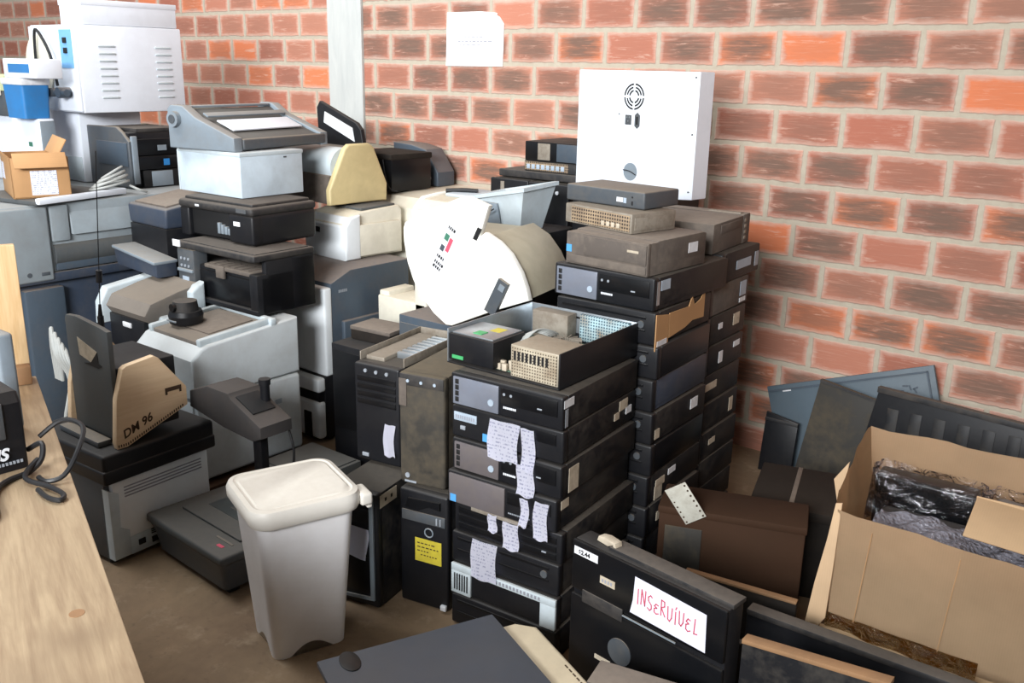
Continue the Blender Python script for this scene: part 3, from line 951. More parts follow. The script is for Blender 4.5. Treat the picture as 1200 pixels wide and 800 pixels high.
MB().span(-w / 2 + .01, -.005, f + .05, d / 2 - .02, h - .002, h + .012, .002).done('inner_shelf', 'steel_dusty', r)

# ------------------------------------------------------------------ cream housing lying on the towers
r = T('terminal_housing', 'large cream and khaki rounded plastic housing with a colour sticker strip on its face', 'machine housing', (-2.08, 2.42, .70), 0)
ox, oz = -2.08, .70
face = [(-2.389, 1.052), (-2.25, 1.118), (-2.12, 1.168), (-2.086, 1.175), (-1.995, 1.152), (-2.036, 1.040), (-2.009, 1.060), (-1.95, 1.036), (-1.90, 1.001), (-1.855, .945), (-1.83, .895), (-1.817, .853),
        (-1.98, .787), (-2.16, .704), (-2.189, .702), (-2.25, .735), (-2.315, .792), (-2.352, .845), (-2.379, .905), (-2.396, .98), (-2.398, 1.03)]
body = [(-2.33, 1.02), (-2.06, 1.03), (-2.005, 1.048), (-1.93, 1.015), (-1.875, .96), (-1.845, .91), (-1.825, .855), (-1.98, .80), (-2.16, .722), (-2.2, .73), (-2.30, .81), (-2.36, .92)]
MB().prism([(x - ox, z - oz) for x, z in body], 'y', .012, .34, .006, shift=(-.06, .0)).done('housing_body', 'khaki', r)
MB().prism([(x - ox, z - oz) for x, z in face], 'y', -.012, .013, .004, 3).done('end_cover', 'cream', r)
# sticker strip, in the plane of the cover
def facepoly(pts, mat, name, par, y0=-.0135, y1=-.0118):
    m = MB().prism([(x - ox, z - oz) for x, z in pts], 'y', y0, y1)
    return m.done(name, mat, par)
u = Vector((math.cos(R(62)), math.sin(R(62)))); v2 = Vector((math.sin(R(62)), -math.cos(R(62))))
so = Vector((-2.262, .905))
def sp(a0, a1, b0, b1):
    return [tuple(so + u * a + v2 * b) for a, b in ((a0, b0), (a1, b0), (a1, b1), (a0, b1))]
st = facepoly(sp(0, .215, 0, .052), 'label_white', 'sticker_strip', r)
facepoly(sp(.13, .155, .006, .026), 'ink_green', 'green_mark', st, -.0142, -.0134)
facepoly(sp(.095, .15, .030, .046), 'ink_red', 'red_mark', st, -.0142, -.0134)
facepoly(sp(.085, .108, .006, .024), 'slate', 'blue_mark', st, -.0142, -.0134)
m = MB()
for rowa in (.055, .03, .012, .175):
    b = .006
    while b < .042:
        l = random.uniform(.004, .009)
        m.prism([(x - ox, z - oz) for x, z in sp(rowa, rowa + .011, b, b + l)], 'y', -.0142, -.0134)
        b += l + .0035
m.done('lettering', 'ink_black', st)
q = [(-1.935, .915), (-1.895, .898), (-1.955, .778), (-1.998, .795)]
lt = facepoly(q, 'dark_grey', 'latch', r, -.026, -.011)
facepoly([(-1.926, .898), (-1.905, .889), (-1.915, .868), (-1.937, .877)], 'mid_grey', 'latch_button', lt, -.029, -.025)
facepoly([(-2.04, 1.075), (-2.022, 1.07), (-2.045, 1.028), (-2.062, 1.033)], 'hole_dark', 'notch', r, -.014, -.0118)

# dark case carrying the housing
r = T('tower_computer', 'dark slate tower case standing behind the black tower computers, under the cream housing', 'computer', (-2.33, 2.60, 0), 0, G6)
MB().span(-.13, .20, -.16, .16, 0, .69, .006).done('case', 'slate', r)
front_plate(r, -.12, .19, -.16, .45, .66, 'dark_grey', 'front_panel', .004)
# tall black case behind (carries the hopper)
r = T('tower_computer', 'tall black case standing behind the cream housing under the grey hopper', 'computer', (-2.30, 2.97, 0), 0, G6)
MB().span(-.17, .19, -.13, .13, 0, .985, .006).done('case', 'black_plastic', r)
front_plate(r, -.15, .17, -.13, .05, .93, 'black_gloss', 'front_panel', .004)
# hopper
r = T('plastic_hopper', 'light grey flared plastic hopper lying behind the cream housing', 'tray', (-2.285, 2.93, .988), -8)
def hop(s, z, t=0):
    k = 1.0 if z < .1 else 1.0
    return [(-.15 * s, -.085 * s, z - (.03 if z > .1 else 0)), (.125 * s, -.085 * s, z + (.03 if z > .1 else 0)), (.125 * s, .085 * s, z + (.045 if z > .1 else 0)), (-.15 * s, .085 * s, z - .015 * (z > .1))]
m = MB().loft([hop(.72, 0), hop(1.05, .125), hop(1.13, .128), hop(1.13, .142), hop(1.02, .142), hop(.68, .012)], True, True)
m.done('shell', 'light_grey', r)
MB().span(-.12, -.01, -.086, -.078, .012, .10, .002, rot=(R(14), 0, 0)).done('side_flap', 'mid_grey', r)
m = MB().tube([(-.14, -.13, .03), (-.10, -.125, .09), (-.05, -.12, .06), (.0, -.12, .08)], .0025, 6)
m.done('wire', 'cable_black', r)

# ------------------------------------------------------------------ bin
r = T('waste_bin', 'white plastic waste bin with a lid standing on the open floor', 'bin', (-1.935, 1.495, 0), -20)
def rrect(w, d, rad, z, n=6, fz=None):
    pts = []
    for cx, cy, a0 in ((w / 2 - rad, d / 2 - rad, 0), (-w / 2 + rad, d / 2 - rad, 90), (-w / 2 + rad, -d / 2 + rad, 180), (w / 2 - rad, -d / 2 + rad, 270)):
        for i in range(n + 1):
            t = R(a0 + 90 * i / n)
            pts.append((cx + rad * math.cos(t), cy + rad * math.sin(t)))
    # extra points along the straight sides
    out = []
    k = len(pts)
    for i in range(k):
        p, q = pts[i], pts[(i + 1) % k]
        out.append(p)
        L = math.hypot(q[0] - p[0], q[1] - p[1])
        if L > .05:
            for j in range(1, 12):
                out.append((p[0] + (q[0] - p[0]) * j / 12, p[1] + (q[1] - p[1]) * j / 12))
    return [(x, y, fz(x, y) if fz else z) for x, y in out]
def foot(x, y):
    z = 0
    if abs(abs(x) - .1) < .02 and abs(y) < .06: z = .032 * (1 - (y / .06) ** 2)
    if abs(abs(y) - .105) < .02 and abs(x) < .055: z = .032 * (1 - (x / .055) ** 2)
    return max(z, 0)
rings = [rrect(.20, .21, .028, 0, fz=foot)]
for t in (.10, .2, .3, .4, .42):
    rings.append(rrect(.20 + .052 * t / .42, .21 + .062 * t / .42, .03 + .01 * t, t))
rings.append(rrect(.256, .276, .04, .445))
m = MB().loft(rings, True, True)
m.done('body', 'bin_body', r)
L0 = .425
m = MB().loft([rrect(.284, .302, .05, L0), rrect(.296, .314, .055, L0 + .012), rrect(.298, .316, .056, L0 + .036), rrect(.286, .304, .052, L0 + .05),
               rrect(.262, .28, .045, L0 + .0535), rrect(.254, .272, .042, L0 + .051), rrect(.245, .263, .04, L0 + .051), rrect(.235, .253, .038, L0 + .055)], True, True)
lid = m.done('lid', 'bin_white', r)
m = MB().box((.10, .165, L0 + .022), (.075, .035, .036), .008, 3)
m.box((.10, .176, L0 + .01), (.055, .016, .04), .005, 2)
m.done('hinge_tab', 'bin_white', lid)

# ------------------------------------------------------------------ wooden table on the left
rot = math.degrees(math.atan2(-.543, 1.458))
r = T('wooden_table', 'long pale pine table with a bare plank top, carrying the voltage stabilizer', 'table', (-2.558, 1.118, 0), rot)
MB().span(0, 4.6, -.85, 0, .722, .75, .003).done('table_top', 'table_wood', r)  # near end lengthened out of view to shade what stands low
MB().span(.05, 4.55, -.80, -.78, .02, .722, .002).done('shade_panel', 'table_wood', r)  # unseen panel, added to block low light passing under the table top
m = MB().span(.05, 4.55, -.06, -.035, .62, .722, .002)
m.done('apron', 'table_wood', r)
for x, y in ((.06, -.09), (2.3, -.09), (4.48, -.09), (.06, -.77), (2.3, -.77), (4.48, -.77)):
    MB().span(x, x + .06, y, y + .06, 0, .722, .003).done('leg', 'table_wood', r)
m = MB()
for (x, y, s) in ((1.32, -.06, .012), (.55, -.22, .006), (1.05, -.42, .008)):
    m.cyl((x, y, .7498), (x, y, .7506), s, n=16)
m.done('knot', 'edge_wood', r)
r2 = T('wooden_board', 'upright pale wooden board standing at the far end of the table', 'board', (-2.558, 1.118, .75), rot)
MB().span(.002, .032, -.45, -.012, 0, .375, .003).done('plank', 'table_wood_upright', r2)
MB().span(.034, .075, -.05, -.014, 0, .05, .003).done('corner_block', 'edge_wood', r2)

# black power unit on the table
r = T('voltage_stabilizer', 'black voltage stabilizer with white lettering on the wooden table', 'power unit', (-2.041, .74, .751), 86)
MB().prism([(-.074, 0), (-.076, .15), (-.06, .172), (.06, .174), (.075, .165), (.075, 0)], 'x', -.085, .085, .008, 3).done('case', 'black_plastic', r)
MB().span(-.06, .045, -.080, -.073, .075, .155, .003).done('front_panel', 'dark_grey', r)
text('brand_lettering', 'SMS', .036, 'text_white', r, (-.018, -.0785, .030), FRONT, .25, .0008, .0012)
m = MB()
for k in range(8):
    m.span(.015 + k * .0075, .0195 + k * .0075, -.0775, -.074, .016, .022, 0)
for k, (a, b) in enumerate(((-.03, .03), (-.03, .02), (-.02, .035))):
    m.span(a, b, -.0815, -.0795, .095 + k * .018, .099 + k * .018, 0)
m.done('small_print', 'text_grey', r)
r = T('grey_case', 'plain light grey case standing behind the black voltage stabilizer', 'case', (-2.30, .93, .751), 0)
MB().span(-.10, .105, -.05, -.01, 0, .235, .008, 3).done('shell', 'mid_grey', r)
MB().span(-.08, .085, -.053, -.048, .03, .2, .003).done('face_plate', 'mid_grey', r)
m = MB()
m.tube([(-1.99, .86, .80), (-1.96, .90, .835), (-1.90, .915, .83), (-1.845, .87, .80), (-1.83, .83, .765), (-1.845, .80, .757), (-1.88, .80, .756)], .0055, 8)
m.tube([(-1.985, .83, .78), (-1.95, .845, .80), (-1.925, .83, .775), (-1.92, .80, .757), (-1.91, .755, .757), (-1.885, .72, .757), (-1.83, .69, .757), (-1.76, .66, .757), (-1.72, .60, .757), (-1.72, .52, .757)], .006, 8)
m.tube([(-1.93, .825, .775), (-1.91, .79, .763), (-1.875, .775, .76), (-1.82, .79, .758), (-1.76, .792, .758), (-1.74, .775, .757), (-1.77, .765, .757), (-1.82, .77, .757)], .0055, 8)
o = m.done('power_cable', 'cable_black')
tag(o, 'tangled black power cables lying on the wooden table beside the stabilizer', 'cable')

# ------------------------------------------------------------------ printer under the wooden holder
r = T('laser_printer', 'printer with black scanner top and white vented side, under the wooden holder on the floor', 'printer', (-2.911, 1.539, 0), 3)
w, d = .436, .427
MB().span(-w / 2, w / 2, -d / 2 + .004, d / 2, .30, .392, .012, 3).done('scanner_lid', 'black_plastic', r)
MB().span(-w / 2 - .002, w / 2 + .004, -d / 2, d / 2, .292, .34, .008, 3).done('scanner_bed', 'black_plastic', r)
MB().span(-w / 2 + .012, w / 2 - .03, -d / 2 + .012, d / 2 - .02, .012, .29, .008).done('body', 'dark_grey', r)
sp_ = MB().span(w / 2 - .032, w / 2 - .008, -d / 2 + .03, d / 2 - .03, .08, .29, .006).done('side_cover', 'white_plastic', r)
m = MB()
for k in range(4):
    m.span(w / 2 - .0085, w / 2 - .0065, -d / 2 + .07, d / 2 - .06, .262 - k * .011, .266 - k * .011, 0)
m.done('vent', 'ink_grey', sp_)
m = MB().prism([(-d / 2 + .012, .02), (-d / 2 + .075, .02), (-d / 2 + .075, .11), (-d / 2 + .045, .13), (-d / 2 + .05, .25), (-d / 2 + .012, .27)], 'x', w / 2 - .05, w / 2 - .004, .005)
p = m.done('corner_cover', 'light_grey', r)
m = MB().span(w / 2 - .034, w / 2 - .01, -d / 2 + .075, d / 2 - .06, .015, .082, .004)
p = m.done('port_plate', 'light_grey', r)
m = MB().span(w / 2 - .011, w / 2 - .006, -.06, -.03, .03, .05, .001)
m.span(w / 2 - .011, w / 2 - .006, -.11, -.085, .04, .06, .001)
for k in range(3):
    m.span(w / 2 - .0105, w / 2 - .0085, -.06, .03, .062 + k * .007, .065 + k * .007, 0)
m.done('port', 'hole_dark', p)
for x in (-.18, .17):
    for y in (-.18, .18):
        MB().cyl((x, y, 0), (x, y, .014), .015, n=12).done('foot', 'black_plastic', r)

# wooden holder with grey panel
r = T('wooden_holder', 'wooden sided holder marked DM 96 with a tall dark grey panel', 'holder', (-2.86, 1.53, .393), 0)
prof = [(1.406, .0), (1.402, .02), (1.418, .165), (1.448, .262), (1.462, .27), (1.560, .282), (1.575, .272), (1.668, .150), (1.668, .085), (1.44, .0)]
prof = [(y - 1.53, z) for y, z in prof]
rb = MB().prism(prof, 'x', .132, .158, .003).done('side_board', 'ply_wood', r)
dm = (Matrix.Rotation(R(20), 3, 'X') @ Euler(SIDE).to_matrix()).to_euler()
text('lettering', 'DM 96', .040, 'ink_brown', rb, (.1584, -.100, .030), dm, .3, .0006, .0008)
m = MB()
m.span(.1582, .1590, .058, .118, .148, .162, 0)
m.span(.1582, .1590, .058, .066, .138, .150, 0)
m.span(.1582, .1590, .110, .118, .138, .150, 0)
m.done('slot', 'ink_brown', rb)
m = MB()
for k in range(30):
    y = -.122 + k * .0082
    m.span(.1582, .1588, y, y + .004, .006 + max(0, y + .09) * .373, .015 + max(0, y + .09) * .373, 0)
m.done('measuring_scale', 'ink_brown', rb)
MB().prism(prof, 'x', -.155, -.130, .003).done('side_board', 'ply_wood', r)
# tall grey panel with triangular cut
m = MB()
pts = [(-.130, .02), (.132, .012), (.132, .385), (.09, .392), (.0, .40), (-.06, .405), (-.12, .40), (-.130, .39)]
m.prism(pts, 'y', -.108, -.090, .003)
p = m.done('panel', 'scan_grey', r)
m = MB().prism([(-.06, .335), (.06, .305), (.015, .262), (-.055, .275)], 'y', -.1085, -.106)
m.done('triangular_mark', 'label_dirty', p)
m = MB().prism([(.015, .262), (.06, .305), (.063, .268), (.085, .262), (.06, .25), (-.03, .252)], 'y', -.1095, -.107)
m.done('dark_mark', 'hole_dark', p)
MB().span(-.128, .13, -.088, .12, .03, .26, .006).done('inner_case', 'black_plastic', r)
MB().span(-.15, .10, -.16, -.112, 0, .02, .004).done('front_tray', 'dark_grey', r)

# flat scanner on the floor
r = T('flatbed_scanner', 'grey flatbed scanner with a dusty lid, on the floor left of the bin', 'scanner', (-2.452, 1.68, 0), -3)
w, d = .455, .445
m = MB()
m.loft([rrect(w - .05, d - .05, .02, .02), rrect(w - .03, d - .03, .02, .09), rrect(w - .01, d - .01, .02, .118)])
m.done('body', 'dark_grey', r)
MB().span(-w / 2, w / 2, -d / 2, d / 2, .118, .150, .010, 3).done('top_frame', 'scan_grey', r)
MB().span(-w / 2 + .06, w / 2 - .05, -d / 2 + .10, d / 2 - .02, .149, .158, .003).done('lid', 'scan_grey', r)
m = MB().span(-w / 2 + .11, w / 2 - .09, -d / 2 + .17, d / 2 - .06, .157, .1595, .001)
p = m.done('document_glass', 'dark_glass', r)
m = MB()
for k in range(9):
    m.span(-.10 + k * .025, -.094 + k * .025, .10, .16, .159, .161, 0)
m.span(-.04, .12, -.02, -.012, .159, .1605, 0)
m.done('ribs', 'scan_grey', p)
MB().span(w / 2 - .09, w / 2 - .06, -d / 2 + .04, -d / 2 + .052, .1498, .1512, 0).done('red_mark', 'ink_red', r)
MB().span(w / 2 - .14, w / 2 - .05, -d / 2 + .07, -d / 2 + .078, .1498, .1515, 0).done('groove', 'dark_grey', r)
for x in (-.17, .17):
    for y in (-.16, .16):
        MB().span(x - .02, x + .02, y - .02, y + .02, 0, .025, .003).done('foot', 'black_plastic', r)

# gadget on a post
r = T('card_reader_stand', 'dark grey plastic reader head on a thin black post, standing on the flatbed scanner', 'reader', (-2.47, 1.785, .159), 0)
MB().span(-.035, .035, -.035, .035, 0, .012, .003).done('base', 'black_plastic', r)
m = MB().span(-.022, .022, -.016, .016, .01, .26, .004)
m.done('post', 'black_plastic', r)
m = MB().prism([(-.29, .285), (-.285, .345), (-.18, .385), (-.06, .385), (-.05, .37), (.105, .305), (.105, .265), (.06, .245), (-.10, .255)], 'y', -.075, .055, .006)
p = m.done('head', 'reader_grey', r)
m = MB().box((.0, -.01, .352), (.10, .09, .006), .002, rot=(0, R(23), 0))
m.done('recess', 'hole_dark', p)
m = MB().cyl((.0, .03, .34), (.0, .03, .42), .016, n=16)
m.cyl((.0, .03, .405), (.0, .03, .425), .02, n=16)
m.done('knob', 'black_plastic', p)
m = MB().tube([(.07, .05, .31), (.10, .06, .18), (.07, .06, .06), (.09, .05, .004)], .004, 6)
m.done('cable', 'cable_black', r)

# ------------------------------------------------------------------ big white laser printer with the all-in-ones on top
r = T('pallet_board', 'dusty brown wooden pallet lying on the floor under the large white printer', 'pallet', (-3.07, 2.06, 0), 0)
MB().span(-.20, .22, -.25, .25, .04, .064, .004).done('deck', 'dark_wood', r)
for y in (-.2, 0, .2):
    MB().span(-.20, .22, y - .04, y + .04, 0, .04, .003).done('bearer', 'dark_wood', r)
r = T('grey_slab', 'dusty grey flat slab lying on the floor between the white printer and the black towers', 'slab', (-2.68, 2.17, 0), 0)
MB().span(-.165, .13, -.13, .14, 0, .10, .006).done('slab', 'scan_grey', r)
MB().span(-.15, .115, -.115, .125, .099, .105, .002).done('top_sheet', 'scan_grey', r)
r = T('laser_printer', 'large white laser printer with a dusty top tray, under two black printers', 'printer', (-3.072, 2.06, .066), -1)
w, d = .385, .47
m = MB().span(-w / 2, w / 2, -d / 2, d / 2, .012, .335, .016, 3)
m.done('lower_body', 'aged_white', r)
def lean(v):
    return v
m = MB()
t = .03
H0, H1 = .338, .566
m.prism([(-d / 2 - .01, H0), (-d / 2 - .012, H0 + .15), (-d / 2 + .03, H1 - .04), (-d / 2 + .06, H1 - .03), (d / 2, H1), (d / 2, H0)], 'x', -w / 2, w / 2, .012, 3)
m.done('upper_body', 'aged_white', r)
m = MB().box((0.0, -.045, H1 - .020), (w - .09, .30, .02), .006, rot=(R(4.5), 0, 0))
p = m.done('paper_tray', 'dusty_grey', r)
m = MB().box((0.0, -.02, H1 - .008), (w - .16, .2, .01), .003, rot=(R(4.5), 0, 0))
m.done('tray_recess', 'brown_dust', p)
m = MB()
m.box((-w / 2 + .03, -.04, H1 - .012), (.028, .32, .03), .008, rot=(R(4.5), 0, 0))
m.box((w / 2 - .03, -.04, H1 - .012), (.028, .32, .03), .008, rot=(R(4.5), 0, 0))
m.box((0, .12, H1 - .0), (w, .03, .03), .008)
m.done('tray_rim', 'light_grey', r)
front_plate(r, -w / 2 + .03, w / 2 - .03, -d / 2, .04, .15, 'aged_white', 'paper_cassette', .006, .003)
front_plate(r, -w / 2 + .03, w / 2 - .03, -d / 2, .17, .32, 'aged_white', 'front_door', .006, .003)
side_label(r, w / 2, .12, .24, .03, .02, 'label_bluegrey')

r = T('desk_camera', 'round black webcam like device on a ribbed stand on top of the white printer', 'webcam', (-3.145, 1.965, .628), 0)
m = MB()
m.cyl((0, 0, 0.0), (0, 0, .03), .062, .066, 28)
m.cyl((0, 0, .03), (0, 0, .048), .066, .06, 28)
m.done('base', 'black_plastic', r)
m = MB().cyl((0, 0, .046), (0, 0, .085), .05, .045, 24)
m.done('drum', 'black_dusty', r)
MB().cyl((.0, -.05, .065), (.0, -.06, .065), .016, n=20).done('lens', 'black_gloss', r)
MB().span(-.03, .03, -.066, -.06, .012, .018, .001).done('trim', 'mid_grey', r)

r = T('multifunction_printer', 'lower black multifunction printer with open front cavity, on the large white printer', 'printer', (-3.205, 2.30, .645), .5)
w, d, h = .515, .29, .245
m = MB()
m.span(-w / 2, w / 2, -d / 2 + .02, d / 2, 0, h * .62, .006)
m.span(w / 2 - .05, w / 2, -d / 2, d / 2, 0, h * .66, .006)
m.span(-w / 2 + .10, w / 2, d / 2 - .12, d / 2, 0, h - .03, .006)
m.span(-w / 2, w / 2, -d / 2 - .004, d / 2, 0, .02, .004)
m.done('body', 'black_plastic', r)
MB().span(w / 2 - .03, w / 2, -.10, d / 2, 0, h - .03, .01).done('side_cover', 'black_plastic', r)
MB().span(-w / 2 + .12, w / 2 - .05, -d / 2 + .012, -d / 2 + .03, .02, h * .55, .006).done('front_door', 'black_gloss', r)
p = MB().span(-w / 2, -w / 2 + .115, -d / 2 - .008, -d / 2 + .06, .01, h - .035, .006).done('control_panel', 'dark_grey', r)
m = MB()
for k in range(3):
    for j in range(2):
        m.cyl((-w / 2 + .03 + k * .025, -d / 2 - .011, .17 - j * .03), (-w / 2 + .03 + k * .025, -d / 2 - .006, .17 - j * .03), .006, n=10)
m.done('button', 'text_grey', p)
MB().span(-w / 2 + .03, -w / 2 + .075, -d / 2 - .010, -d / 2 - .006, .06, .095, .001).done('display', 'label_bluegrey', p)
MB().span(-w / 2 + .005, -w / 2 + .11, -d / 2 - .016, -d / 2 - .004, .115, .128, .003).done('shelf_edge', 'mid_grey', p)
m = MB()
m.box((.06, -.06, h * .64), (.30, .16, .016), .004)
for k in range(6):
    m.box((-.06 + k * .045, -.09, h * .665), (.03, .07, .014), .003)
m.box((.02, -.14, h * .58), (.055, .012, .05), .004)
m.done('paper_guide', 'brown_dust', r)
m = MB().span(-w / 2 - .004, w / 2 + .004, -d / 2 - .012, d / 2, h - .032, h - .004, .008, 3)
m.span(-w / 2 + .02, w / 2 - .01, -d / 2 + .005, d / 2 - .02, h - .006, h, .003)
p = m.done('scanner_lid', 'black_dusty', r)
MB().box((-w / 2 + .012, -d / 2 - .014, h - .014), (.05, .006, .028), .001, rot=(0, 0, R(0))).done('sticker', 'label_white', p)

r = T('multifunction_printer', 'upper black multifunction printer with rounded lid, under the pale blue grey box', 'printer', (-3.31, 2.40, .891), 3)
w, d, h = .47, .345, .168
m = MB()
m.span(-w / 2 + .01, w / 2, -d / 2 + .03, d / 2, 0, h - .04, .02, 3)
m.span(w / 2 - .15, w / 2, -d / 2, -d / 2 + .06, 0.004, h - .045, .012, 3)
m.span(-w / 2, -w / 2 + .06, -d / 2 + .005, -d / 2 + .06, 0, h - .045, .01, 3)
m.done('body', 'black_plastic', r)
MB().span(-w / 2 + .06, w / 2 - .15, -d / 2 + .024, -d / 2 + .034, .012, h - .05, .003).done('front_opening', 'hole_dark', r)
m = MB()
for k in range(4):
    m.span(.0 + k * .022, .016 + k * .022, -d / 2 + .012, -d / 2 + .03, .03, .075 - k * .006, .002)
m.done('output_guide', 'mid_grey', r)
m = MB().span(-w / 2, w / 2 + .002, -d / 2 - .004, d / 2, h - .048, h - .012, .016, 4)
m.span(-w / 2 + .02, w / 2 - .02, -d / 2 + .02, d / 2 - .02, h - .016, h, .01, 3)
p = m.done('scanner_lid', 'black_dusty', r)
front_plate(r, w / 2 - .115, w / 2 - .075, -d / 2, .076, .094, 'label_white', 'sticker', .001, 0)
front_plate(p, -w / 2 + .12, -w / 2 + .145, -d / 2 - .004, h - .034, h - .026, 'text_white', 'logo', .001, 0)
front_plate(p, w / 2 - .09, w / 2 - .03, -d / 2 - .004, h - .036, h - .020, 'dark_grey', 'display', .001, 0)

r = T('equipment_box', 'pale blue grey box on the black printer, under the grey dot matrix printer', 'box', (-3.45, 2.48, 1.061), 1)
w, d, h = .425, .325, .184
MB().span(-w / 2, w / 2, -d / 2, d / 2, 0, h - .012, .004).done('body', 'blue_grey_box', r)
MB().span(-w / 2 - .003, w / 2 + .003, -d / 2 - .003, d / 2 + .003, h - .016, h, .003).done('lid', 'light_grey', r)
m = MB().span(-w / 2 - .012, -w / 2 - .001, -d / 2 + .0, d / 2, .0, h - .01, .003)
m.done('side_cover', 'light_grey', r)
m = MB()
for x, z in ((w / 2, h - .03),):
    m.span(x - .001, x + .002, .06, .075, z, z + .006, 0)
m.done('screw', 'dark_grey', r)

r = T('dot_matrix_printer', 'grey dot matrix printer with a white window, on the pale blue grey box', 'printer', (-3.50, 2.58, 1.246), 9)
w, d = .375, .58
pf = [(-w / 2, 0), (-w / 2, .16), (-w / 2 + .02, .178), (-w / 2 + .09, .175), (-w / 2 + .16, .130), (w / 2, .055), (w / 2, 0)]
m = MB().prism([(x, z) for x, z in pf], 'y', -d / 2, -d / 2 + .05, .006, 3)
p = m.done('end_cover', 'mid_grey', r)
MB().cyl((-w / 2 + .05, -d / 2 - .022, .120), (-w / 2 + .05, -d / 2, .120), .032, n=28).done('platen_knob', 'mid_grey', p)
MB().cyl((-w / 2 + .05, -d / 2 - .025, .120), (-w / 2 + .05, -d / 2 - .02, .120), .018, n=24).done('knob_cap', 'dark_grey', p)
m = MB().prism([(x, z) for x, z in pf], 'y', d / 2 - .05, d / 2, .006, 3)
m.done('end_cover', 'mid_grey', r)
m = MB().prism([(-w / 2 + .004, .004), (-w / 2 + .004, .150), (-w / 2 + .08, .160), (-w / 2 + .15, .118), (w / 2 - .004, .045), (w / 2 - .004, .004)], 'y', -d / 2 + .05, d / 2 - .05, .003)
m.done('body', 'scan_grey', r)
m = MB()
a = math.atan2(.075, .195)
m.box((-w / 2 + .25, 0, .098), (.10, d - .16, .006), .001, rot=(0, a, 0))
m.done('paper_window', 'white_paint', r)
m = MB()
m.box((-w / 2 + .165, 0, .138), (.03, d - .11, .008), .002, rot=(0, a + .1, 0))
m.box((-w / 2 + .06, 0, .168), (.05, d - .11, .01), .003)
m.done('cover_rib', 'mid_grey', r)
m = MB().span(w / 2 - .03, w / 2 + .006, -d / 2 + .05, d / 2 - .02, .006, .05, .008, 3)
m.done('front_lip', 'dark_grey', r)

# grey printer beyond, left of the big white one
r = T('laser_printer', 'dusty topped printer with pale rounded side arms, left of the large white printer', 'printer', (-3.475, 2.04, 0), 0)
w, d = .36, .22
MB().span(-w / 2, w / 2, -d / 2 + .02, d / 2, .01, .62, .012, 3).done('body', 'light_grey', r)
m = MB().prism([(-d / 2 - .04, .63), (-d / 2 - .01, .675), (.0, .705), (d / 2, .725), (d / 2, .60), (-d / 2 - .02, .60)], 'x', -w / 2 + .045, w / 2 - .02, .008)
m.done('top_cover', 'dusty_grey', r)
for s in (-1, 1):
    ya = -d / 2 - .06 if s < 0 else .04
    m = MB().prism([(ya, .55), (ya + .005, .64 if s < 0 else .70), (ya + .04, .70 if s < 0 else .725), (.09, .727), (d / 2, .735), (d / 2, .55)], 'x', s * (w / 2 - .012) - .025, s * (w / 2 - .012) + .025, .012, 3)
    m.done('side_arm', 'light_grey', r)
MB().span(-w / 2 + .05, w / 2 - .05, -d / 2 - .03, -d / 2 + .03, .42, .60, .006).done('front_opening', 'black_plastic', r)
MB().span(-.02, .04, -d / 2 - .036, -d / 2 - .028, .56, .58, .002).done('label', 'label_white', r)

r = T('equipment_case', 'black case standing on the floor under the navy printer', 'case', (-3.71, 2.345, 0), 0)
MB().span(-.15, .15, -.15, .15, 0, .728, .006).done('body', 'black_plastic', r)
MB().span(-.152, .152, -.152, .152, .69, .734, .004).done('lid', 'black_dusty', r)
# navy printer
r = T('inkjet_printer', 'navy printer with dusty sloping top and grey front tray, beside the plotter', 'printer', (-3.715, 2.345, .741), -2)
w, d = .30, .34
m = MB().prism([(-d / 2, 0), (-d / 2, .17), (d / 2, .17), (d / 2, 0)], 'x', -w / 2, w / 2, .008)
m.done('body', 'black_plastic', r)
def slopetop(v):
    return (v.x * (1.0 if v.z < 0 else 1.06), v.y, v.z + (.05 * (v.y / d) if v.z > 0 else 0))
m = MB().box((0, 0, .225), (w, d, .11), .012, 3, fn=slopetop)
p = m.done('upper_cover', 'navy_plastic', r)
m = MB().box((0, .0, .282), (w - .04, d - .04, .012), .004, rot=(R(8.3), 0, 0))
m.done('dusty_lid', 'brown_dust', p)
m = MB().prism([(-.12, .045), (-.12, .075), (.225, .045), (.225, -.012), (-.10, .0)], 'y', -d / 2 - .10, -d / 2 - .005, .006)
p = m.done('front_tray', 'navy_plastic', r)
MB().box((.053, -d / 2 - .055, .064), (.35, .11, .014), .005, rot=(0, R(5), 0)).done('tray_edge', 'mid_grey', p)

# slate printers behind
r = T('laser_printer', 'low black printer with white front, on the floor under the slate grey printer', 'printer', (-3.17, 2.74, 0), 0)
MB().span(-.20, .19, -.235, .25, .012, .30, .008).done('body', 'black_plastic', r)
m = MB().span(-.20, .19, -.275, -.232, .02, .19, .014, 3)
m.span(-.20, .19, -.275, -.232, .235, .298, .01, 3)
m.done('front_cover', 'white_plastic', r)
MB().span(-.19, .18, -.262, -.232, .185, .24, .003).done('front_gap', 'black_gloss', r)
MB().span(.09, .14, -.279, -.272, .02, .14, .012, 3).done('handle_recess', 'hole_dark', r)
MB().span(.188, .194, -.15, .1, .07, .22, .003).done('side_cover', 'black_gloss', r)
for x in (-.15, .14):
    for y in (-.2, .2):
        MB().cyl((x, y, 0), (x, y, .014), .015, n=10).done('foot', 'black_plastic', r)
r = T('laser_printer', 'slate grey printer with white front edge and side door, under the beige printer', 'printer', (-3.18, 2.77, .301), -1)
w, d, h = .42, .49, .45
m = MB().prism([(-d / 2 + .03, 0), (-d / 2 + .03, h - .045), (-d / 2 + .14, h), (d / 2, h), (d / 2, 0)], 'x', -w / 2, w / 2, .006)
m.done('body', 'slate', r)
m = MB().span(-w / 2, w / 2 + .002, -d / 2 - .012, -d / 2 + .032, .0, h - .06, .01, 3)
m.done('front_cover', 'white_plastic', r)
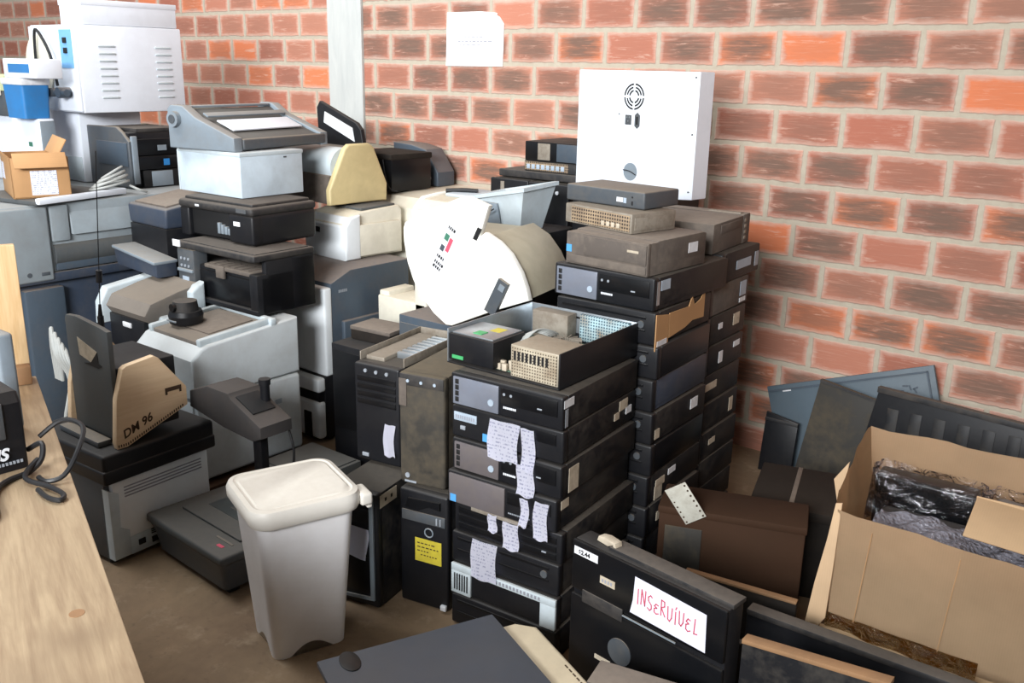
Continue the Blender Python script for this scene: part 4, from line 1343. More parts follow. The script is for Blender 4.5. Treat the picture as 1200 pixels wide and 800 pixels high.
p = MB().span(w / 2 - .004, w / 2 + .02, -d / 2 + .08, d / 2 - .13, .02, .235, .008, 3).done('side_door', 'slate', r)
m = MB()
for k in range(5):
    m.span(w / 2 - .001, w / 2 + .0012, -d / 2 + .07 + k * .010, -d / 2 + .077 + k * .010, h - .09, h - .078, 0)
m.done('model_lettering', 'text_grey', r)
m = MB().span(w / 2 - .004, w / 2 + .012, d / 2 - .12, d / 2 - .02, .10, .30, .005)
m.done('rear_cover', 'slate', r)

r = T('laser_printer', 'white and beige laser printer with a dusty top, on the slate grey printer', 'printer', (-3.25, 2.95, .752), -4)
w, d = .31, .34
m = MB().prism([(-d / 2, 0), (-d / 2 - .004, .16), (-d / 2 + .03, .195), (-d / 2 + .10, .21), (d / 2 - .02, .222), (d / 2, .2), (d / 2, 0)], 'x', -w / 2 + .02, w / 2 - .02, .008, 3)
m.done('body', 'beige', r)
m = MB().prism([(-d / 2 - .006, 0), (-d / 2 - .01, .15), (-d / 2 + .02, .192), (-d / 2 + .08, .20), (-d / 2 + .08, 0)], 'x', -w / 2, w / 2 - .0, .012, 3)
m.done('front_cover', 'white_plastic', r)
m = MB().span(w / 2 - .022, w / 2 - .002, -d / 2 + .04, d / 2 - .02, .012, .155, .004)
m.done('side_cover', 'beige', r)
MB().span(-.08, -.03, -d / 2 - .013, -d / 2 - .008, .11, .135, .002).done('handle_slot', 'hole_dark', r)
m = MB().box((.02, .04, .221), (.2, .2, .012), .004, rot=(R(2), 0, 0))
m.done('output_tray', 'scan_grey', r)

r = T('label_printer', 'long grey printer with a yellow beige trapezoid end, behind the pale blue grey box', 'printer', (-3.476, 2.975, .985), -5)
w, d = .52, .33
pr = [(-d / 2 + .0, .0), (-d / 2 - .002, .07), (-d / 2 + .09, .25), (-d / 2 + .115, .268), (d / 2 - .10, .268), (d / 2 - .075, .25), (d / 2, .08), (d / 2 - .004, .0)]
MB().prism(pr, 'x', w / 2 - .035, w / 2, .010, 4).done('end_cover', 'yellow_beige', r)
MB().prism(pr, 'x', -w / 2, -w / 2 + .03, .010, 3).done('end_cover', 'mid_grey', r)
MB().cyl((-w / 2 + .03, -.05, .165), (w / 2 - .035, -.05, .165), .085, n=32).done('roll_cover', 'light_grey', r)
m = MB().span(-w / 2 + .03, w / 2 - .035, -d / 2 + .02, d / 2 - .02, .0, .13, .006)
m.span(-w / 2 + .03, w / 2 - .035, -.02, d / 2 - .05, .1, .24, .01)
m.done('body', 'brown_dust', r)
# paper support frame behind
m = MB()
out = [(-.20, .20), (-.21, .41), (-.185, .44), (.10, .35), (.135, .32), (.16, .20)]
m.prism(out, 'y', d / 2 - .055, d / 2 - .03, .006, 3)
p = m.done('paper_support', 'black_plastic', r)
m = MB().prism([(-.150, .34), (-.14, .392), (.075, .325), (.09, .262)], 'y', d / 2 - .058, d / 2 - .054)
m.done('window', 'white_plastic', p)

# beige printer in the corner
r = T('copier', 'big beige copier with rounded top edge by the wall, behind the beige laser printer', 'copier', (-3.10, 3.37, 0), 0)
MB().span(-.40, .40, -.21, .27, 0, .90, .02, 3).done('body', 'beige', r)
m = MB().prism([(-.215, .87), (-.21, .95), (-.16, .995), (-.05, 1.005), (.27, 1.01), (.27, .87)], 'x', -.40, .40, .01, 3)
p = m.done('top_cover', 'beige', r)
m = MB().prism([(-.222, .86), (-.215, .96), (-.16, 1.006), (-.05, 1.016), (.1, 1.018), (.1, .86)], 'x', .02, .05, .008, 3)
m.done('rib', 'cream', p)
MB().span(.09, .34, -.06, .17, 1.004, 1.02, .006).done('document_glass', 'blue_grey_box', r)
m = MB().tube([(.06, -.02, 1.022), (.14, .02, 1.028), (.2, .05, 1.026)], .012, 8)
m.done('handle', 'cable_black', r)
r = T('black_box', 'black box with a brown dusty top on the copier, behind the yellow beige ended printer', 'box', (-3.385, 3.33, 1.012), -6)
MB().span(-.155, .155, -.13, .12, 0, .165, .005).done('body', 'black_gloss', r)
MB().span(-.16, .16, -.135, .125, .150, .178, .005).done('lid', 'crate_dark', r)
m = MB().tube([(.10, -.137, .15), (.12, -.14, .08), (.15, -.14, .02), (.2, -.13, .006)], .003, 6)
m.done('cable', 'cable_black', r)
r = T('desk_phone', 'dark slate wedge shaped desk terminal on the copier, against the brick wall', 'terminal', (-3.36, 3.56, 1.012), 0)
MB().prism([(-.19, 0), (-.19, .205), (-.06, .20), (.04, .18), (.125, .07), (.125, 0)], 'y', -.06, .07, .008, 3).done('body', 'slate', r)
m = MB()
for k in range(4):
    m.span(.02 + k * .016, .032 + k * .016, -.064, -.058, .035, .045, 0)
m.done('lettering', 'text_grey', r)

# beige printer frame and brown box seen in the gap
r = T('printer_frame', 'beige plastic printer frame with a square opening, in the gap right of the slate printer', 'printer part', (-2.74, 2.80, 0), 0)
m = MB()
m.span(-.16, -.10, -.04, .12, 0, .66, .008)
m.span(.06, .13, -.05, .12, 0, .86, .010, 3)
m.span(-.16, .13, -.05, .12, .52, .64, .008)
m.span(-.16, .13, .06, .12, 0, .52, .006)
m.span(-.16, .13, -.04, .12, 0, .06, .006)
m.done('frame', 'beige', r)
MB().span(-.10, .06, -.03, .05, .06, .52, .004).done('inner_panel', 'scan_grey', r)
r = T('small_box', 'small brown dusty box on a black case, left of the open topped tower computer', 'box', (-2.62, 2.50, .546), 6)
MB().span(-.10, .10, -.07, .07, 0, .05, .004).done('body', 'crate_dark', r)
MB().span(-.102, .102, -.072, .072, .04, .056, .003).done('lid', 'brown_dust', r)
r = T('tower_computer', 'black tower case standing under the small brown box, left of the open topped tower', 'computer', (-2.62, 2.48, 0), 2, G6)
MB().span(-.12, .12, -.14, .14, 0, .545, .006).done('case', 'black_plastic', r)
front_plate(r, -.11, .11, -.14, .2, .52, 'black_gloss', 'front_panel', .004)

# ------------------------------------------------------------------ far left pile
r = T('plotter', 'large grey floor standing plotter with dark lower panels, under the flat grey tray', 'plotter', (-4.42, 2.05, 0), 0)
X = .52
MB().span(-.50, X - .03, -.56, .56, .08, .70, .01).done('stand', 'navy_plastic', r)
MB().span(-.52, X, -.60, .60, .69, .73, .006).done('shelf', 'navy_plastic', r)
MB().span(-.50, X - .012, -.60, .60, .73, 1.018, .01).done('body', 'plot_grey', r)
MB().span(X - .03, X + .006, -.62, -.215, .70, 1.012, .010, 3).done('side_panel', 'plot_grey', r)
m = MB()
m.prism([(X - .1, .882), (X + .004, .882), (X - .004, .965), (X - .04, 1.016), (X - .1, 1.018)], 'y', -.12, .30, .006, 3)
m.done('roll_cover', 'plot_grey', r)
MB().span(X - .06, X + .004, -.205, -.128, .86, 1.012, .006).done('side_strip', 'plot_grey', r)
m = MB().cyl((X - .05, -.2, .80), (X - .05, .42, .80), .06, n=28)
m.done('paper_roll', 'scan_grey', r)
MB().span(X - .04, X + .0, -.2, .45, .735, .775, .006).done('lower_lip', 'slate', r)
m = MB().box((X - .02, -.265, .36), (.05, .17, .62), .01)
m.done('leg', 'slate', r)
m = MB().prism([(-.02, 0), (-.015, .07), (.02, .085), (.03, .0)], 'x', X - .02, X + .012, .004)
m.xform(Matrix.Translation((0, .27, .86)))
m.done('lever', 'light_grey', r)
m = MB()
m.span(X + .004, X + .0075, -.27, -.235, .725, .74, .001)
m.cyl((X + .004, -.32, .735), (X + .0075, -.32, .735), .01, n=16)
m.done('badge', 'dark_grey', r)
for y in (-.5, .5):
    MB().span(-.48, X - .06, y - .04, y + .04, 0, .08, .008).done('foot', 'dark_grey', r)

r = T('flat_tray', 'dusty flat grey tray with a white front edge lying on the plotter', 'tray', (-4.12, 1.96, 1.021), 12)
MB().span(-.21, .215, -.23, .215, 0, .018, .004).done('board', 'scan_grey', r)
MB().span(.205, .232, -.23, .215, .004, .03, .006).done('edge', 'white_paint', r)

r = T('cardboard_box', 'small open brown cardboard box with white labels on the flat grey tray', 'box', (-4.10, 1.90, 1.041), -18)
w, d, h, t = .33, .22, .165, .005
m = MB()
m.span(-w / 2, w / 2, -d / 2, d / 2, 0, t, 0)
m.span(-w / 2, -w / 2 + t, -d / 2, d / 2, 0, h, .001)
m.span(w / 2 - t, w / 2, -d / 2, d / 2, 0, h, .001)
m.span(-w / 2, w / 2, -d / 2, -d / 2 + t, 0, h, .001)
m.span(-w / 2, w / 2, d / 2 - t, d / 2, 0, h, .001)
m.done('carton', 'cardboard_small', r)
m = MB()
m.box((0, -d / 2 - .028, h + .028), (w, .075, t), .001, rot=(R(-42), 0, 0))
m.done('flap', 'cardboard_small', r)
m = MB().box((0, d / 2 - .02, h + .035), (w, .08, t), .001, rot=(R(60), 0, 0))
m.done('flap', 'cardboard_small', r)
m = MB().box((w / 2 + .02, 0, h - .01), (.07, d - .02, t), .001, rot=(0, R(55), 0))
m.done('flap', 'cardboard_small', r)
front_plate(r, -.14, -.06, -d / 2, .06, .13, 'print_label', 'label', .001, 0)
side_label(r, w / 2 + .0005, .01, .062, .10, .10, 'print_label', 'label')
m = MB().box((.02, -d / 2 - .03, h + .034), (.03, .08, .002), 0, rot=(R(-42), 0, 0))
m.done('tape', 'label_white', r)

m = MB()
for k in range(6):
    rr = .085 - k * .008
    cx, cy = -3.985, 2.165
    pts = [(cx + rr * .8 * math.cos(t) + k * .006, cy + rr * math.sin(t), 1.046 + k * .010 + .05 * (.5 + .5 * math.sin(t + .6)) * (1 if k % 2 else .7)) for t in [2 * math.pi * i / 18 for i in range(19)]]
    m.tube(pts, .0052, 7, 2)
m.tube([(-3.95, 2.24, 1.06), (-3.92, 2.27, 1.04), (-3.93, 2.31, 1.026)], .0052, 7)
o = m.done('cable_coil', 'cable_grey')
tag(o, 'coil of pale grey cable beside the small cardboard box on the plotter', 'cable')

r = T('laser_printer', 'dark printer with grey rounded side and blue sticker, under the white oven', 'printer', (-4.275, 2.485, 1.021), 0)
w, d, h = .36, .27, .275
MB().span(-w / 2, w / 2 - .02, -d / 2, d / 2, 0, h - .02, .01).done('body', 'black_plastic', r)
m = MB().prism([(-w / 2 - .005, 0), (-w / 2 - .005, h), (w / 2 - .10, h + .005), (w / 2 - .05, h - .02), (w / 2, h - .06), (w / 2, 0)], 'y', -d / 2 - .014, -d / 2 + .008, .008, 3)
p = m.done('side_cover', 'dark_grey', r)
m = MB().span(-w / 2 + .08, w / 2 - .012, -d / 2 - .019, -d / 2 - .012, .10, .21, .003)
m.done('cover_panel', 'slate', p)
m = MB()
m.span(w / 2 - .02, w / 2 + .004, -d / 2 + .03, d / 2, .15, .225, .004)
m.span(w / 2 - .02, w / 2 + .006, -d / 2 + .03, d / 2, .085, .145, .004)
m.done('front_panel', 'black_gloss', r)
MB().span(w / 2 - .02, w / 2 + .002, -d / 2 + .05, d / 2 - .02, 0, .08, .003).done('paper_bay', 'hole_dark', r)
MB().span(w / 2 - .02, w / 2 + .004, -d / 2 + .09, d / 2 - .07, .004, .075, .002).done('paper_stack', 'mid_grey', r)
MB().span(w / 2 - .01, w / 2 + .008, -d / 2 - .0, -d / 2 + .028, .02, .24, .004).done('corner_trim', 'mid_grey', r)
MB().span(w / 2 + .004, w / 2 + .007, -.005, .04, .17, .195, 0).done('display', 'mid_grey', r)
MB().span(w / 2 + .006, w / 2 + .008, .02, .05, .10, .13, 0).done('sticker', 'blue_paint', r)
MB().span(-w / 2 + .06, w / 2 - .02, -d / 2 + .04, d / 2, h - .022, h - .002, .006).done('top_tray', 'black_dusty', r)

r = T('white_case', 'white rectangular case supporting the white oven, beside the dark printer', 'case', (-4.67, 2.46, 1.021), 0)
MB().span(-.2, .2, -.15, .17, 0, .335, .006).done('shell', 'white_paint', r)
MB().span(-.19, .19, -.155, -.148, .01, .12, .003).done('lower_panel', 'light_grey', r)
r = T('white_case', 'low white case with a thin dark edge, under the blue tub', 'case', (-4.65, 2.20, 1.021), 0)
MB().span(-.35, .22, -.10, -.03, 0, .31, .006).done('shell', 'white_paint', r)
MB().span(.215, .226, -.098, -.032, .02, .30, .003).done('dark_edge', 'mid_grey', r)
m = MB().span(.10, .13, -.104, -.099, .18, .20, 0)
m.done('label', 'ink_green', r)

r = T('laboratory_oven', 'white laboratory oven with louvred side and round front window, under a flat white case', 'oven', (-4.52, 2.52, 1.358), 0)
w, d, h = .44, .53, .392
MB().span(-w / 2, w / 2, -d / 2, d / 2, 0, h, .006).done('cabinet', 'white_paint', r)
for y0 in (-.13, .16):
    m = MB()
    for k in range(8):
        m.box((w / 2 + .001, y0, .30 - k * .033), (.010, .085, .008), .003, rot=(0, R(25), 0))
    m.done('louvre_panel', 'light_grey', r)
p = MB().span(-w / 2 + .006, w / 2 - .006, -d / 2 - .012, -d / 2 + .002, .006, h - .006, .004).done('front_door', 'white_paint', r)
MB().prism([(-.13 + .13 * math.cos(t), .20 + .15 * math.sin(t)) for t in [2 * math.pi * i / 28 for i in range(28)]], 'y', -d / 2 - .020, -d / 2 - .01, .004).done('round_window', 'beige', p)
q = front_plate(r, .08, .19, -d / 2 - .012, .20, .37, 'label_blue', 'control_plate', .002, 0)
m = MB()
m.span(.115, .145, -d / 2 - .02, -d / 2 - .012, .31, .335, .002)
m.span(.115, .145, -d / 2 - .02, -d / 2 - .012, .265, .29, .002)
m.done('switch', 'ink_black', q)
m = MB()
m.tube([(-.14, -d / 2 - .03, .12), (-.10, -d / 2 - .04, .34), (-.04, -d / 2 - .05, .36), (.05, -d / 2 - .05, .26), (.09, -d / 2 - .05, .12)], .007, 8)
m.done('hose', 'cable_black', r)
m = MB()
m.cyl((-.02, -d / 2 - .05, .09), (.17, -d / 2 - .05, .09), .016, n=14)
m.cyl((.05, -d / 2 - .075, .09), (.05, -d / 2 - .01, .09), .02, n=14)
m.cyl((.12, -d / 2 - .07, .09), (.12, -d / 2 - .01, .09), .024, n=14)
m.done('clamp', 'slate', r)
for x in (-.18, .18):
    for y in (-.22, .22):
        MB().cyl((x, y, -.001), (x, y, .004), .016, n=10).done('foot', 'ink_black', r)
r = T('metal_case', 'long flat white metal case lying on top of the white oven', 'case', (-4.405, 2.53, 1.751), 0)
MB().span(-.10, .10, -.24, .24, 0, .105, .004).done('shell', 'white_paint', r)
MB().span(-.103, .103, -.243, .243, .085, .11, .003).done('lid', 'white_paint', r)
r = T('plastic_tub', 'blue plastic tub with a pale lid among the white cases at far left', 'tub', (-4.53, 2.105, 1.332), 0)
m = MB().loft([rrect(.17, .12, .015, 0), rrect(.19, .13, .015, .15)])
m.done('tub', 'blue_paint', r)
MB().span(-.10, .10, -.068, .068, .148, .178, .006).done('lid', 'label_white', r)
r = T('meter_box', 'slim white device with a blue front label lying on the blue tub', 'device', (-4.44, 2.105, 1.511), 0)
MB().span(-.16, .15, -.06, .06, 0, .085, .006).done('shell', 'white_paint', r)
front_plate(r, -.11, .09, -.06, .024, .062, 'blue_paint', 'label', .001, 0)
r = T('equipment_case', 'pale green lidded equipment case beside the blue tub under the white device', 'case', (-4.78, 2.14, 1.332), 0)
MB().span(-.12, .09, -.06, .06, 0, .115, .006).done('base', 'dark_grey', r)
MB().span(-.125, .095, -.065, .065, .115, .19, .006).done('lid', 'green_case', r)
m = MB().box((.04, -.066, .12), (.03, .006, .05), .002)
m.done('latch', 'beige', r)

# thin antenna rod and pale cables in the gap
m = MB()
m.cyl((-3.20, 1.655, .739), (-3.115, 1.655, 1.30), .0018, n=8)
m.cyl((-3.205, 1.655, .70), (-3.20, 1.655, .745), .009, .005, n=10)
m.cyl((-3.186, 1.655, .83), (-3.180, 1.655, .875), .011, n=12)
m.cyl((-3.205, 1.655, 0.0), (-3.205, 1.655, .70), .012, n=10)
o = m.done('antenna_rod', 'black_gloss')
tag(o, 'thin black antenna rod rising behind the wooden sided holder', 'antenna')
m = MB()
for k in range(5):
    m.tube([(-3.70 + k * .012, 1.70, .34), (-3.69 + k * .018, 1.69, .48), (-3.655 + k * .024, 1.68, .565 - k * .018), (-3.60 + k * .025, 1.66, .47), (-3.57 + k * .02, 1.69, .36), (-3.59 + k * .04, 1.66, .18), (-3.60 + k * .03, 1.67, .012)], .008, 8)
o = m.done('cable_bundle', 'cable_grey')
tag(o, 'bundle of pale cables hanging in the gap left of the wooden sided holder', 'cable')

# ------------------------------------------------------------------ right side
r = T('equipment_case', 'large black upright equipment case with a white handwritten paper and small number labels', 'equipment case', (-.945, 1.775, 0), -7)
w, d, h = .455, .07, .462
MB().span(-w / 2, w / 2, -d / 2 + .01, d / 2, .0, h, .006).done('case', 'black_plastic', r)
m = MB()
m.span(-w / 2, w / 2, -d / 2, -d / 2 + .012, .325, h, .005)
m.span(-w / 2, w / 2, -d / 2, -d / 2 + .012, .0, .31, .005)
p = m.done('front_panel', 'black_gloss', r)
MB().span(-w / 2 + .10, w / 2 + .002, -d / 2 + .022, d / 2 + .004, h - .004, h + .008, .002).done('top_trim', 'black_dusty', r)
MB().span(-w / 2 + .04, -w / 2 + .17, -d / 2 - .003, -d / 2 + .002, .30, .335, .003).done('tape_slot', 'black_dusty', r)
MB().cyl((-.06, -d / 2 - .003, .215), (-.06, -d / 2 + .003, .215), .036, n=32).done('round_plate', 'dark_grey', r)
l1 = front_plate(r, -w / 2 + .008, -w / 2 + .085, -d / 2, .425, .446, 'label_white', 'number_label', .0012, 0)
text('number', '62.44', .017, 'ink_black', l1, (-w / 2 + .022, -d / 2 - .0016, .4295), FRONT, 0, .0004, .0005)
l2 = front_plate(r, -w / 2 + .095, -w / 2 + .142, -d / 2, .378, .398, 'label_dirty', 'small_label', .0012, 0)
m = MB()
for k in range(4):
    m.span(-w / 2 + .101 + k * .009, -w / 2 + .106 + k * .009, -d / 2 - .002, -d / 2 - .001, .383, .392, 0)
m.done('lettering', 'ink_grey', l2)
front_plate(r, -w / 2 + .09, -w / 2 + .14, -d / 2, .16, .172, 'label_dirty', 'maker_plate', .002, 0)
m = MB()
m.span(-w / 2 + .07, -w / 2 + .11, -d / 2 - .002, -d / 2 + .001, .318, .323, 0)
m.span(-.06, .10, -d / 2 - .002, -d / 2 + .001, .318, .3215, 0)
m.done('edge_strip', 'mid_grey', r)
# paper with the red handwriting
px0, px1, pz0, pz1 = -.030, .178, .338, .438
m = MB().prism([(px0 - .004, pz0 + .004), (px1 + .004, pz0 - .002), (px1, pz1 - .006), (px0 + .006, pz1 + .004), (px0 + .003, pz0 + .04)], 'y', -d / 2 - .0035, -d / 2 - .0022)
note = m.done('paper_note', 'plain_paper', r)
G = {'I': [[(.5, 0), (.5, 1)]],
     'N': [[(.05, 0), (.1, 1), (.85, 0), (.9, 1)]],
     'S': [[(.9, .9), (.6, 1), (.15, .85), (.2, .6), (.8, .4), (.85, .15), (.5, 0), (.05, .12)]],
     'E': [[(.85, .75), (.4, .8), (.1, .6), (.6, .5), (.1, .4), (.1, .1), (.5, 0), (.95, .1)]],
     'R': [[(.1, 0), (.1, 1), (.7, .95), (.75, .65), (.15, .5), (.9, 0)]],
     'V': [[(.05, .9), (.15, .1), (.5, 0), (.85, .25), (.9, .9)]],
     'J': [[(.5, 0), (.45, .8)], [(.4, .95), (.7, 1.12)]],
     'L': [[(.4, 1), (.3, .05), (.9, .1)]]}
m = MB()
cx = px0 + .014
lw = .0145; lh = .040
for i, ch in enumerate('INSERVJVEL'):
    wd = lw * (.55 if ch in 'IJ' else 1)
    zb = pz0 + .036 - i * .0006 + (.004 if i % 3 == 1 else 0)
    if ch == 'E' and i < 5: lh2 = lh * .8
    else: lh2 = lh
    for st in G[ch]:
        P = [(cx + x * wd, zb + z * lh2) for x, z in st]
        for (xa, za), (xb, zb2) in zip(P, P[1:]):
            L = math.hypot(xb - xa, zb2 - za)
            ang = math.atan2(zb2 - za, xb - xa)
            m.box(((xa + xb) / 2, -d / 2 - .0040, (za + zb2) / 2), (L + .0018, .0008, .0028), 0, rot=(0, -ang, 0))
    cx += wd + .0048
m.done('handwriting', 'ink_red', note)

r = T('plastic_clip', 'small pale plastic clip lying on the left end of the black equipment case', 'clip', (-1.085, 1.80, .463), -15)
m = MB().prism([(-.035, 0), (-.03, .014), (-.005, .02), (.03, .018), (.035, .0), (.026, .0), (.022, .01), (.005, .0)], 'y', -.012, .012, .002)
m.done('clip_body', 'label_dirty', r)

r = T('dark_board', 'long dark flat panel standing on edge in front of the big cardboard box', 'panel', (-.33, 2.02, 0), 2)
MB().span(-.46, .55, -.016, .016, 0, .30, .004).done('board', 'black_plastic', r)
MB().span(-.46, .55, -.02, .02, .296, .312, .003).done('edge_trim', 'black_dusty', r)
r = T('dark_board', 'dark board with a worn wooden top edge, standing right of the handwritten paper', 'panel', (-.52, 1.69, 0), -1)
m = MB().prism([(-.15, 0), (-.15, .425), (.155, .462), (.155, 0)], 'y', -.014, .014, .003)
m.done('board', 'black_side', r)
m = MB().prism([(-.151, .424), (-.151, .434), (.156, .472), (.156, .461)], 'y', -.015, .015, .002)
m.done('worn_edge', 'edge_wood', r)

r = T('board', 'slate grey flat board lying on a beige housing near the bin', 'board', (-1.211, 1.327, .236), -24.4)
MB().span(-.225, .225, -.23, .23, 0, .016, .003).done('sheet', 'board_slate', r)
m = MB().prism([(-.19 + .04 * math.cos(t), -.16 + .024 * math.sin(t)) for t in [2 * math.pi * i / 24 for i in range(24)]], 'z', .014, .0185, .001)
m.done('grip', 'black_gloss', r)
r = T('machine_housing', 'beige plastic machine housing under the slate grey board, in front of the front stack', 'machine housing', (-1.165, 1.415, 0), -24.4)
m = MB().prism([(-.20, -.23), (.12, -.23), (.22, -.10), (.22, .10), (.15, .225), (-.16, .225), (-.20, .18)], 'z', 0, .232, .012, 3)
m.done('shell', 'beige_housing', r)
m = MB()
for k in range(7):
    m.box((.02 + k * .018, .205, .2335), (.012, .003, .001), 0)
m.done('lettering', 'ink_brown', r)
r = T('wooden_board', 'narrow dark brown board lying flat below the red handwritten paper', 'board', (-.79, 1.585, 0), 12)
MB().span(-.17, .13, -.05, .04, .28, .30, .003).done('plank', 'brown_dust', r)
MB().span(-.14, .12, -.03, .02, 0, .28, .004).done('block', 'crate_dark', r)

# brown wooden case and things in the dark corner
r = T('wooden_case', 'worn brown wooden case standing in the dark gap right of the stacks', 'case', (-1.03, 2.41, 0), 20)
MB().span(-.21, .21, -.08, .08, 0, .345, .006).done('box', 'dark_wood', r)
MB().span(-.214, .214, -.084, .084, .335, .36, .006).done('lid', 'dark_wood', r)
m = MB().span(-.19, -.08, -.083, -.079, .06, .3, .003)
m.done('grey_patch', 'tower_brown', r)
r = T('metal_plate', 'small pale perforated metal plate leaning on the brown wooden case', 'plate', (-1.122, 2.275, .385), 20)
m = MB().box((0, 0, 0), (.068, .003, .125), .0008, rot=(R(6), R(-33), 0))
m.done('plate', 'rust_plate', r)
m = MB()
for k in range(7):
    for s in (-1, 1):
        a = R(-33)
        x, z = s * .027, -.055 + k * .018
        mx, mz = x * math.cos(a) + z * math.sin(a), -x * math.sin(a) + z * math.cos(a)
        m.cyl((mx, -.003 - .105 * mz - .0005, mz), (mx, .003 - .105 * mz, mz), .0028, n=8)
m.done('hole_row', 'ink_brown', r)
r = T('wooden_box', 'low brown box with a dusty lid between the wall and the big cardboard box', 'box', (-.93, 2.79, 0), 16)
MB().span(-.17, .17, -.16, .17, 0, .27, .005).done('body', 'crate_dark', r)
MB().span(-.178, .178, -.168, .175, .265, .30, .006).done('lid', 'crate_dark', r)
MB().span(-.06, -.045, -.165, .17, .299, .302, .001).done('lid_strip', 'brown_dust', r)
G7 = 'boards standing on edge in the dark gap'
for (x, y, rz, L, hh, lab, mt) in ((-.86, 2.10, 8, .30, .30, 'board with a reddish wooden top edge, in the gap beside the big cardboard box', 'edge_wood'),
                                   (-1.06, 2.19, 24, .30, .20, 'short dark board standing on edge in front of the brown wooden case', 'black_dusty'),
                                   (-.90, 1.93, 20, .24, .225, 'low dark board standing right behind the black equipment case', 'black_dusty')):
    r = T('board', lab, 'board', (x, y, 0), rz, G7)
    MB().span(-L / 2, L / 2, -.009, .009, 0, hh - .006, .002).done('sheet', 'crate_dark', r)
    MB().span(-L / 2, L / 2, -.010, .010, hh - .008, hh, .002).done('top_edge', mt, r)

# panels leaning on the brick wall
def leaning(name, label, cat, cx, y0, pts, mat, th=.025, tilt=8, group=None):
    """pts in the panel's own plane (x, z); foot of the panel stands away from the wall"""
    r = T(name, label, cat, (cx, y0, 0), 0, group)
    r.rotation_euler = (R(-tilt), 0, 0)
    MB().prism(pts, 'y', -th, 0, .004).done('sheet', mat, r)
    return r
G8 = 'panels leaning on the brick wall'
r = leaning('panel', 'blue grey panel with a ribbed border, leaning on the brick wall behind the dark panels', 'panel', -1.10, 3.565,
            [(-.34, .33), (.29, .555), (.335, .42), (.18, -.0 + .01), (-.22, .0)], 'blue_panel', .02, 8, G8)
m = MB()
m.prism([(-.325, .318), (.275, .53), (.272, .522), (-.325, .31)], 'y', -.025, -.019)
m.prism([(.275, .53), (.315, .41), (.309, .408), (.268, .528)], 'y', -.025, -.019)
m.done('rib', 'slate', r)
MB().span(-.27, -.235, -.0225, -.019, .33, .342, 0, rot=(0, R(-19), 0)).done('sticker', 'label_white', r)
m = MB()
for k in range(10):
    x, z = .19 + random.uniform(0, .06), .44 + random.uniform(-.05, .03)
    m.box((x, -.021, z), (.02, .004, .006), 0, rot=(0, random.uniform(0, 3), 0))
m.done('stain', 'slate', r, kind='stuff')
r = leaning('panel', 'dark brownish panel leaning on the blue grey panel, left of the ribbed black one', 'panel', -1.06, 3.43,
            [(-.115, .455), (.21, .405), (.16, .02), (-.17, .0)], 'tower_brown', .025, 8, G8)
m = MB().prism([(-.115, .455), (.21, .405), (.209, .395), (-.115, .445)], 'y', -.03, -.024)
m.done('edge', 'black_dusty', r)
r = leaning('panel', 'long black ribbed panel leaning on the brick wall behind the big cardboard box', 'panel', -.42, 3.33,
            [(-.50, .505), (.62, .455), (.62, .0), (-.57, .0)], 'black_plastic', .03, 6, G8)
m = MB()
for k in range(13):
    m.span(-.46 + k * .08, -.42 + k * .08, -.0325, -.028, .02, .44, .001)
m.done('ribs', 'black_side', r)
m = MB().prism([(-.505, .51), (.62, .46), (.62, .44), (-.505, .49)], 'y', -.036, .002, .003)
m.done('edge', 'black_dusty', r)
r = leaning('panel', 'narrow black panel standing in the corner, left of the blue grey panel', 'panel', -1.33, 3.50,
            [(-.07, .25), (.07, .23), (.07, 0), (-.07, 0)], 'black_plastic', .02, 8, G8)
MB().span(-.07, .07, -.024, -.018, .215, .228, .002).done('edge', 'black_dusty', r)

# big cardboard box
r = T('crate', 'dark crate on the floor carrying the big open cardboard box', 'crate', (-.28, 2.44, 0), 0)
MB().span(-.33, .37, -.20, .20, 0, .195, .006).done('body', 'crate_dark', r)
MB().span(-.335, .375, -.205, .205, .15, .19, .004).done('rim', 'crate_dark', r)
r = T('cardboard_box', 'big open brown cardboard box with torn edges and shiny tape, holding wrapped black packages', 'box', (-.28, 2.43, .197), 3)
w, d, h = .76, .46, .365
def wall(p00, p10, p01, p11, bulge, mat, name, nx=16, nz=10, th=.006, torn=0.0, lab=None):
    p00, p10, p01, p11 = map(Vector, (p00, p10, p01, p11))
    nrm = (p10 - p00).cross(p01 - p00).normalized()
    ph = random.random() * 9
    def fn(u, v):
        p = (p00 * (1 - u) + p10 * u) * (1 - v) + (p01 * (1 - u) + p11 * u) * v
        p = p + nrm * bulge * math.sin(math.pi * u) * (.3 + .7 * v)
        p = p + nrm * .004 * math.sin(u * 9 + ph) * v
        if torn and v > .99:
            p.z += torn * (math.sin(u * 23 + ph) + .6 * math.sin(u * 51 + ph))
        return tuple(p)
    return MB().sheet(1, 1, fn, nx, nz, th).done(name, mat, r)
fl, fr = -w / 2, w / 2
wall((fl, -d / 2, 0), (fr, -d / 2, 0), (fl - .005, -d / 2 - .02, h), (fr, -d / 2 - .02, h - .01), .02, 'cardboard', 'front_wall', torn=.0025)
wall((fr, d / 2, 0), (fl, d / 2, 0), (fr, d / 2 + .0, h + .045), (fl - .06, d / 2 + .0, h + .06), .015, 'cardboard', 'back_wall', torn=.004)
wall((fl, d / 2, 0), (fl, -d / 2, 0), (fl - .06, d / 2, h + .06), (fl - .01, -d / 2 - .015, h + .01), .012, 'cardboard', 'side_wall', torn=.006)
wall((fr, -d / 2, 0), (fr, d / 2, 0), (fr, -d / 2 - .02, h), (fr, d / 2, h + .045), .012, 'cardboard', 'side_wall')
MB().span(fl, fr, -d / 2, d / 2, 0, .008, 0).done('base', 'cardboard_inner', r)
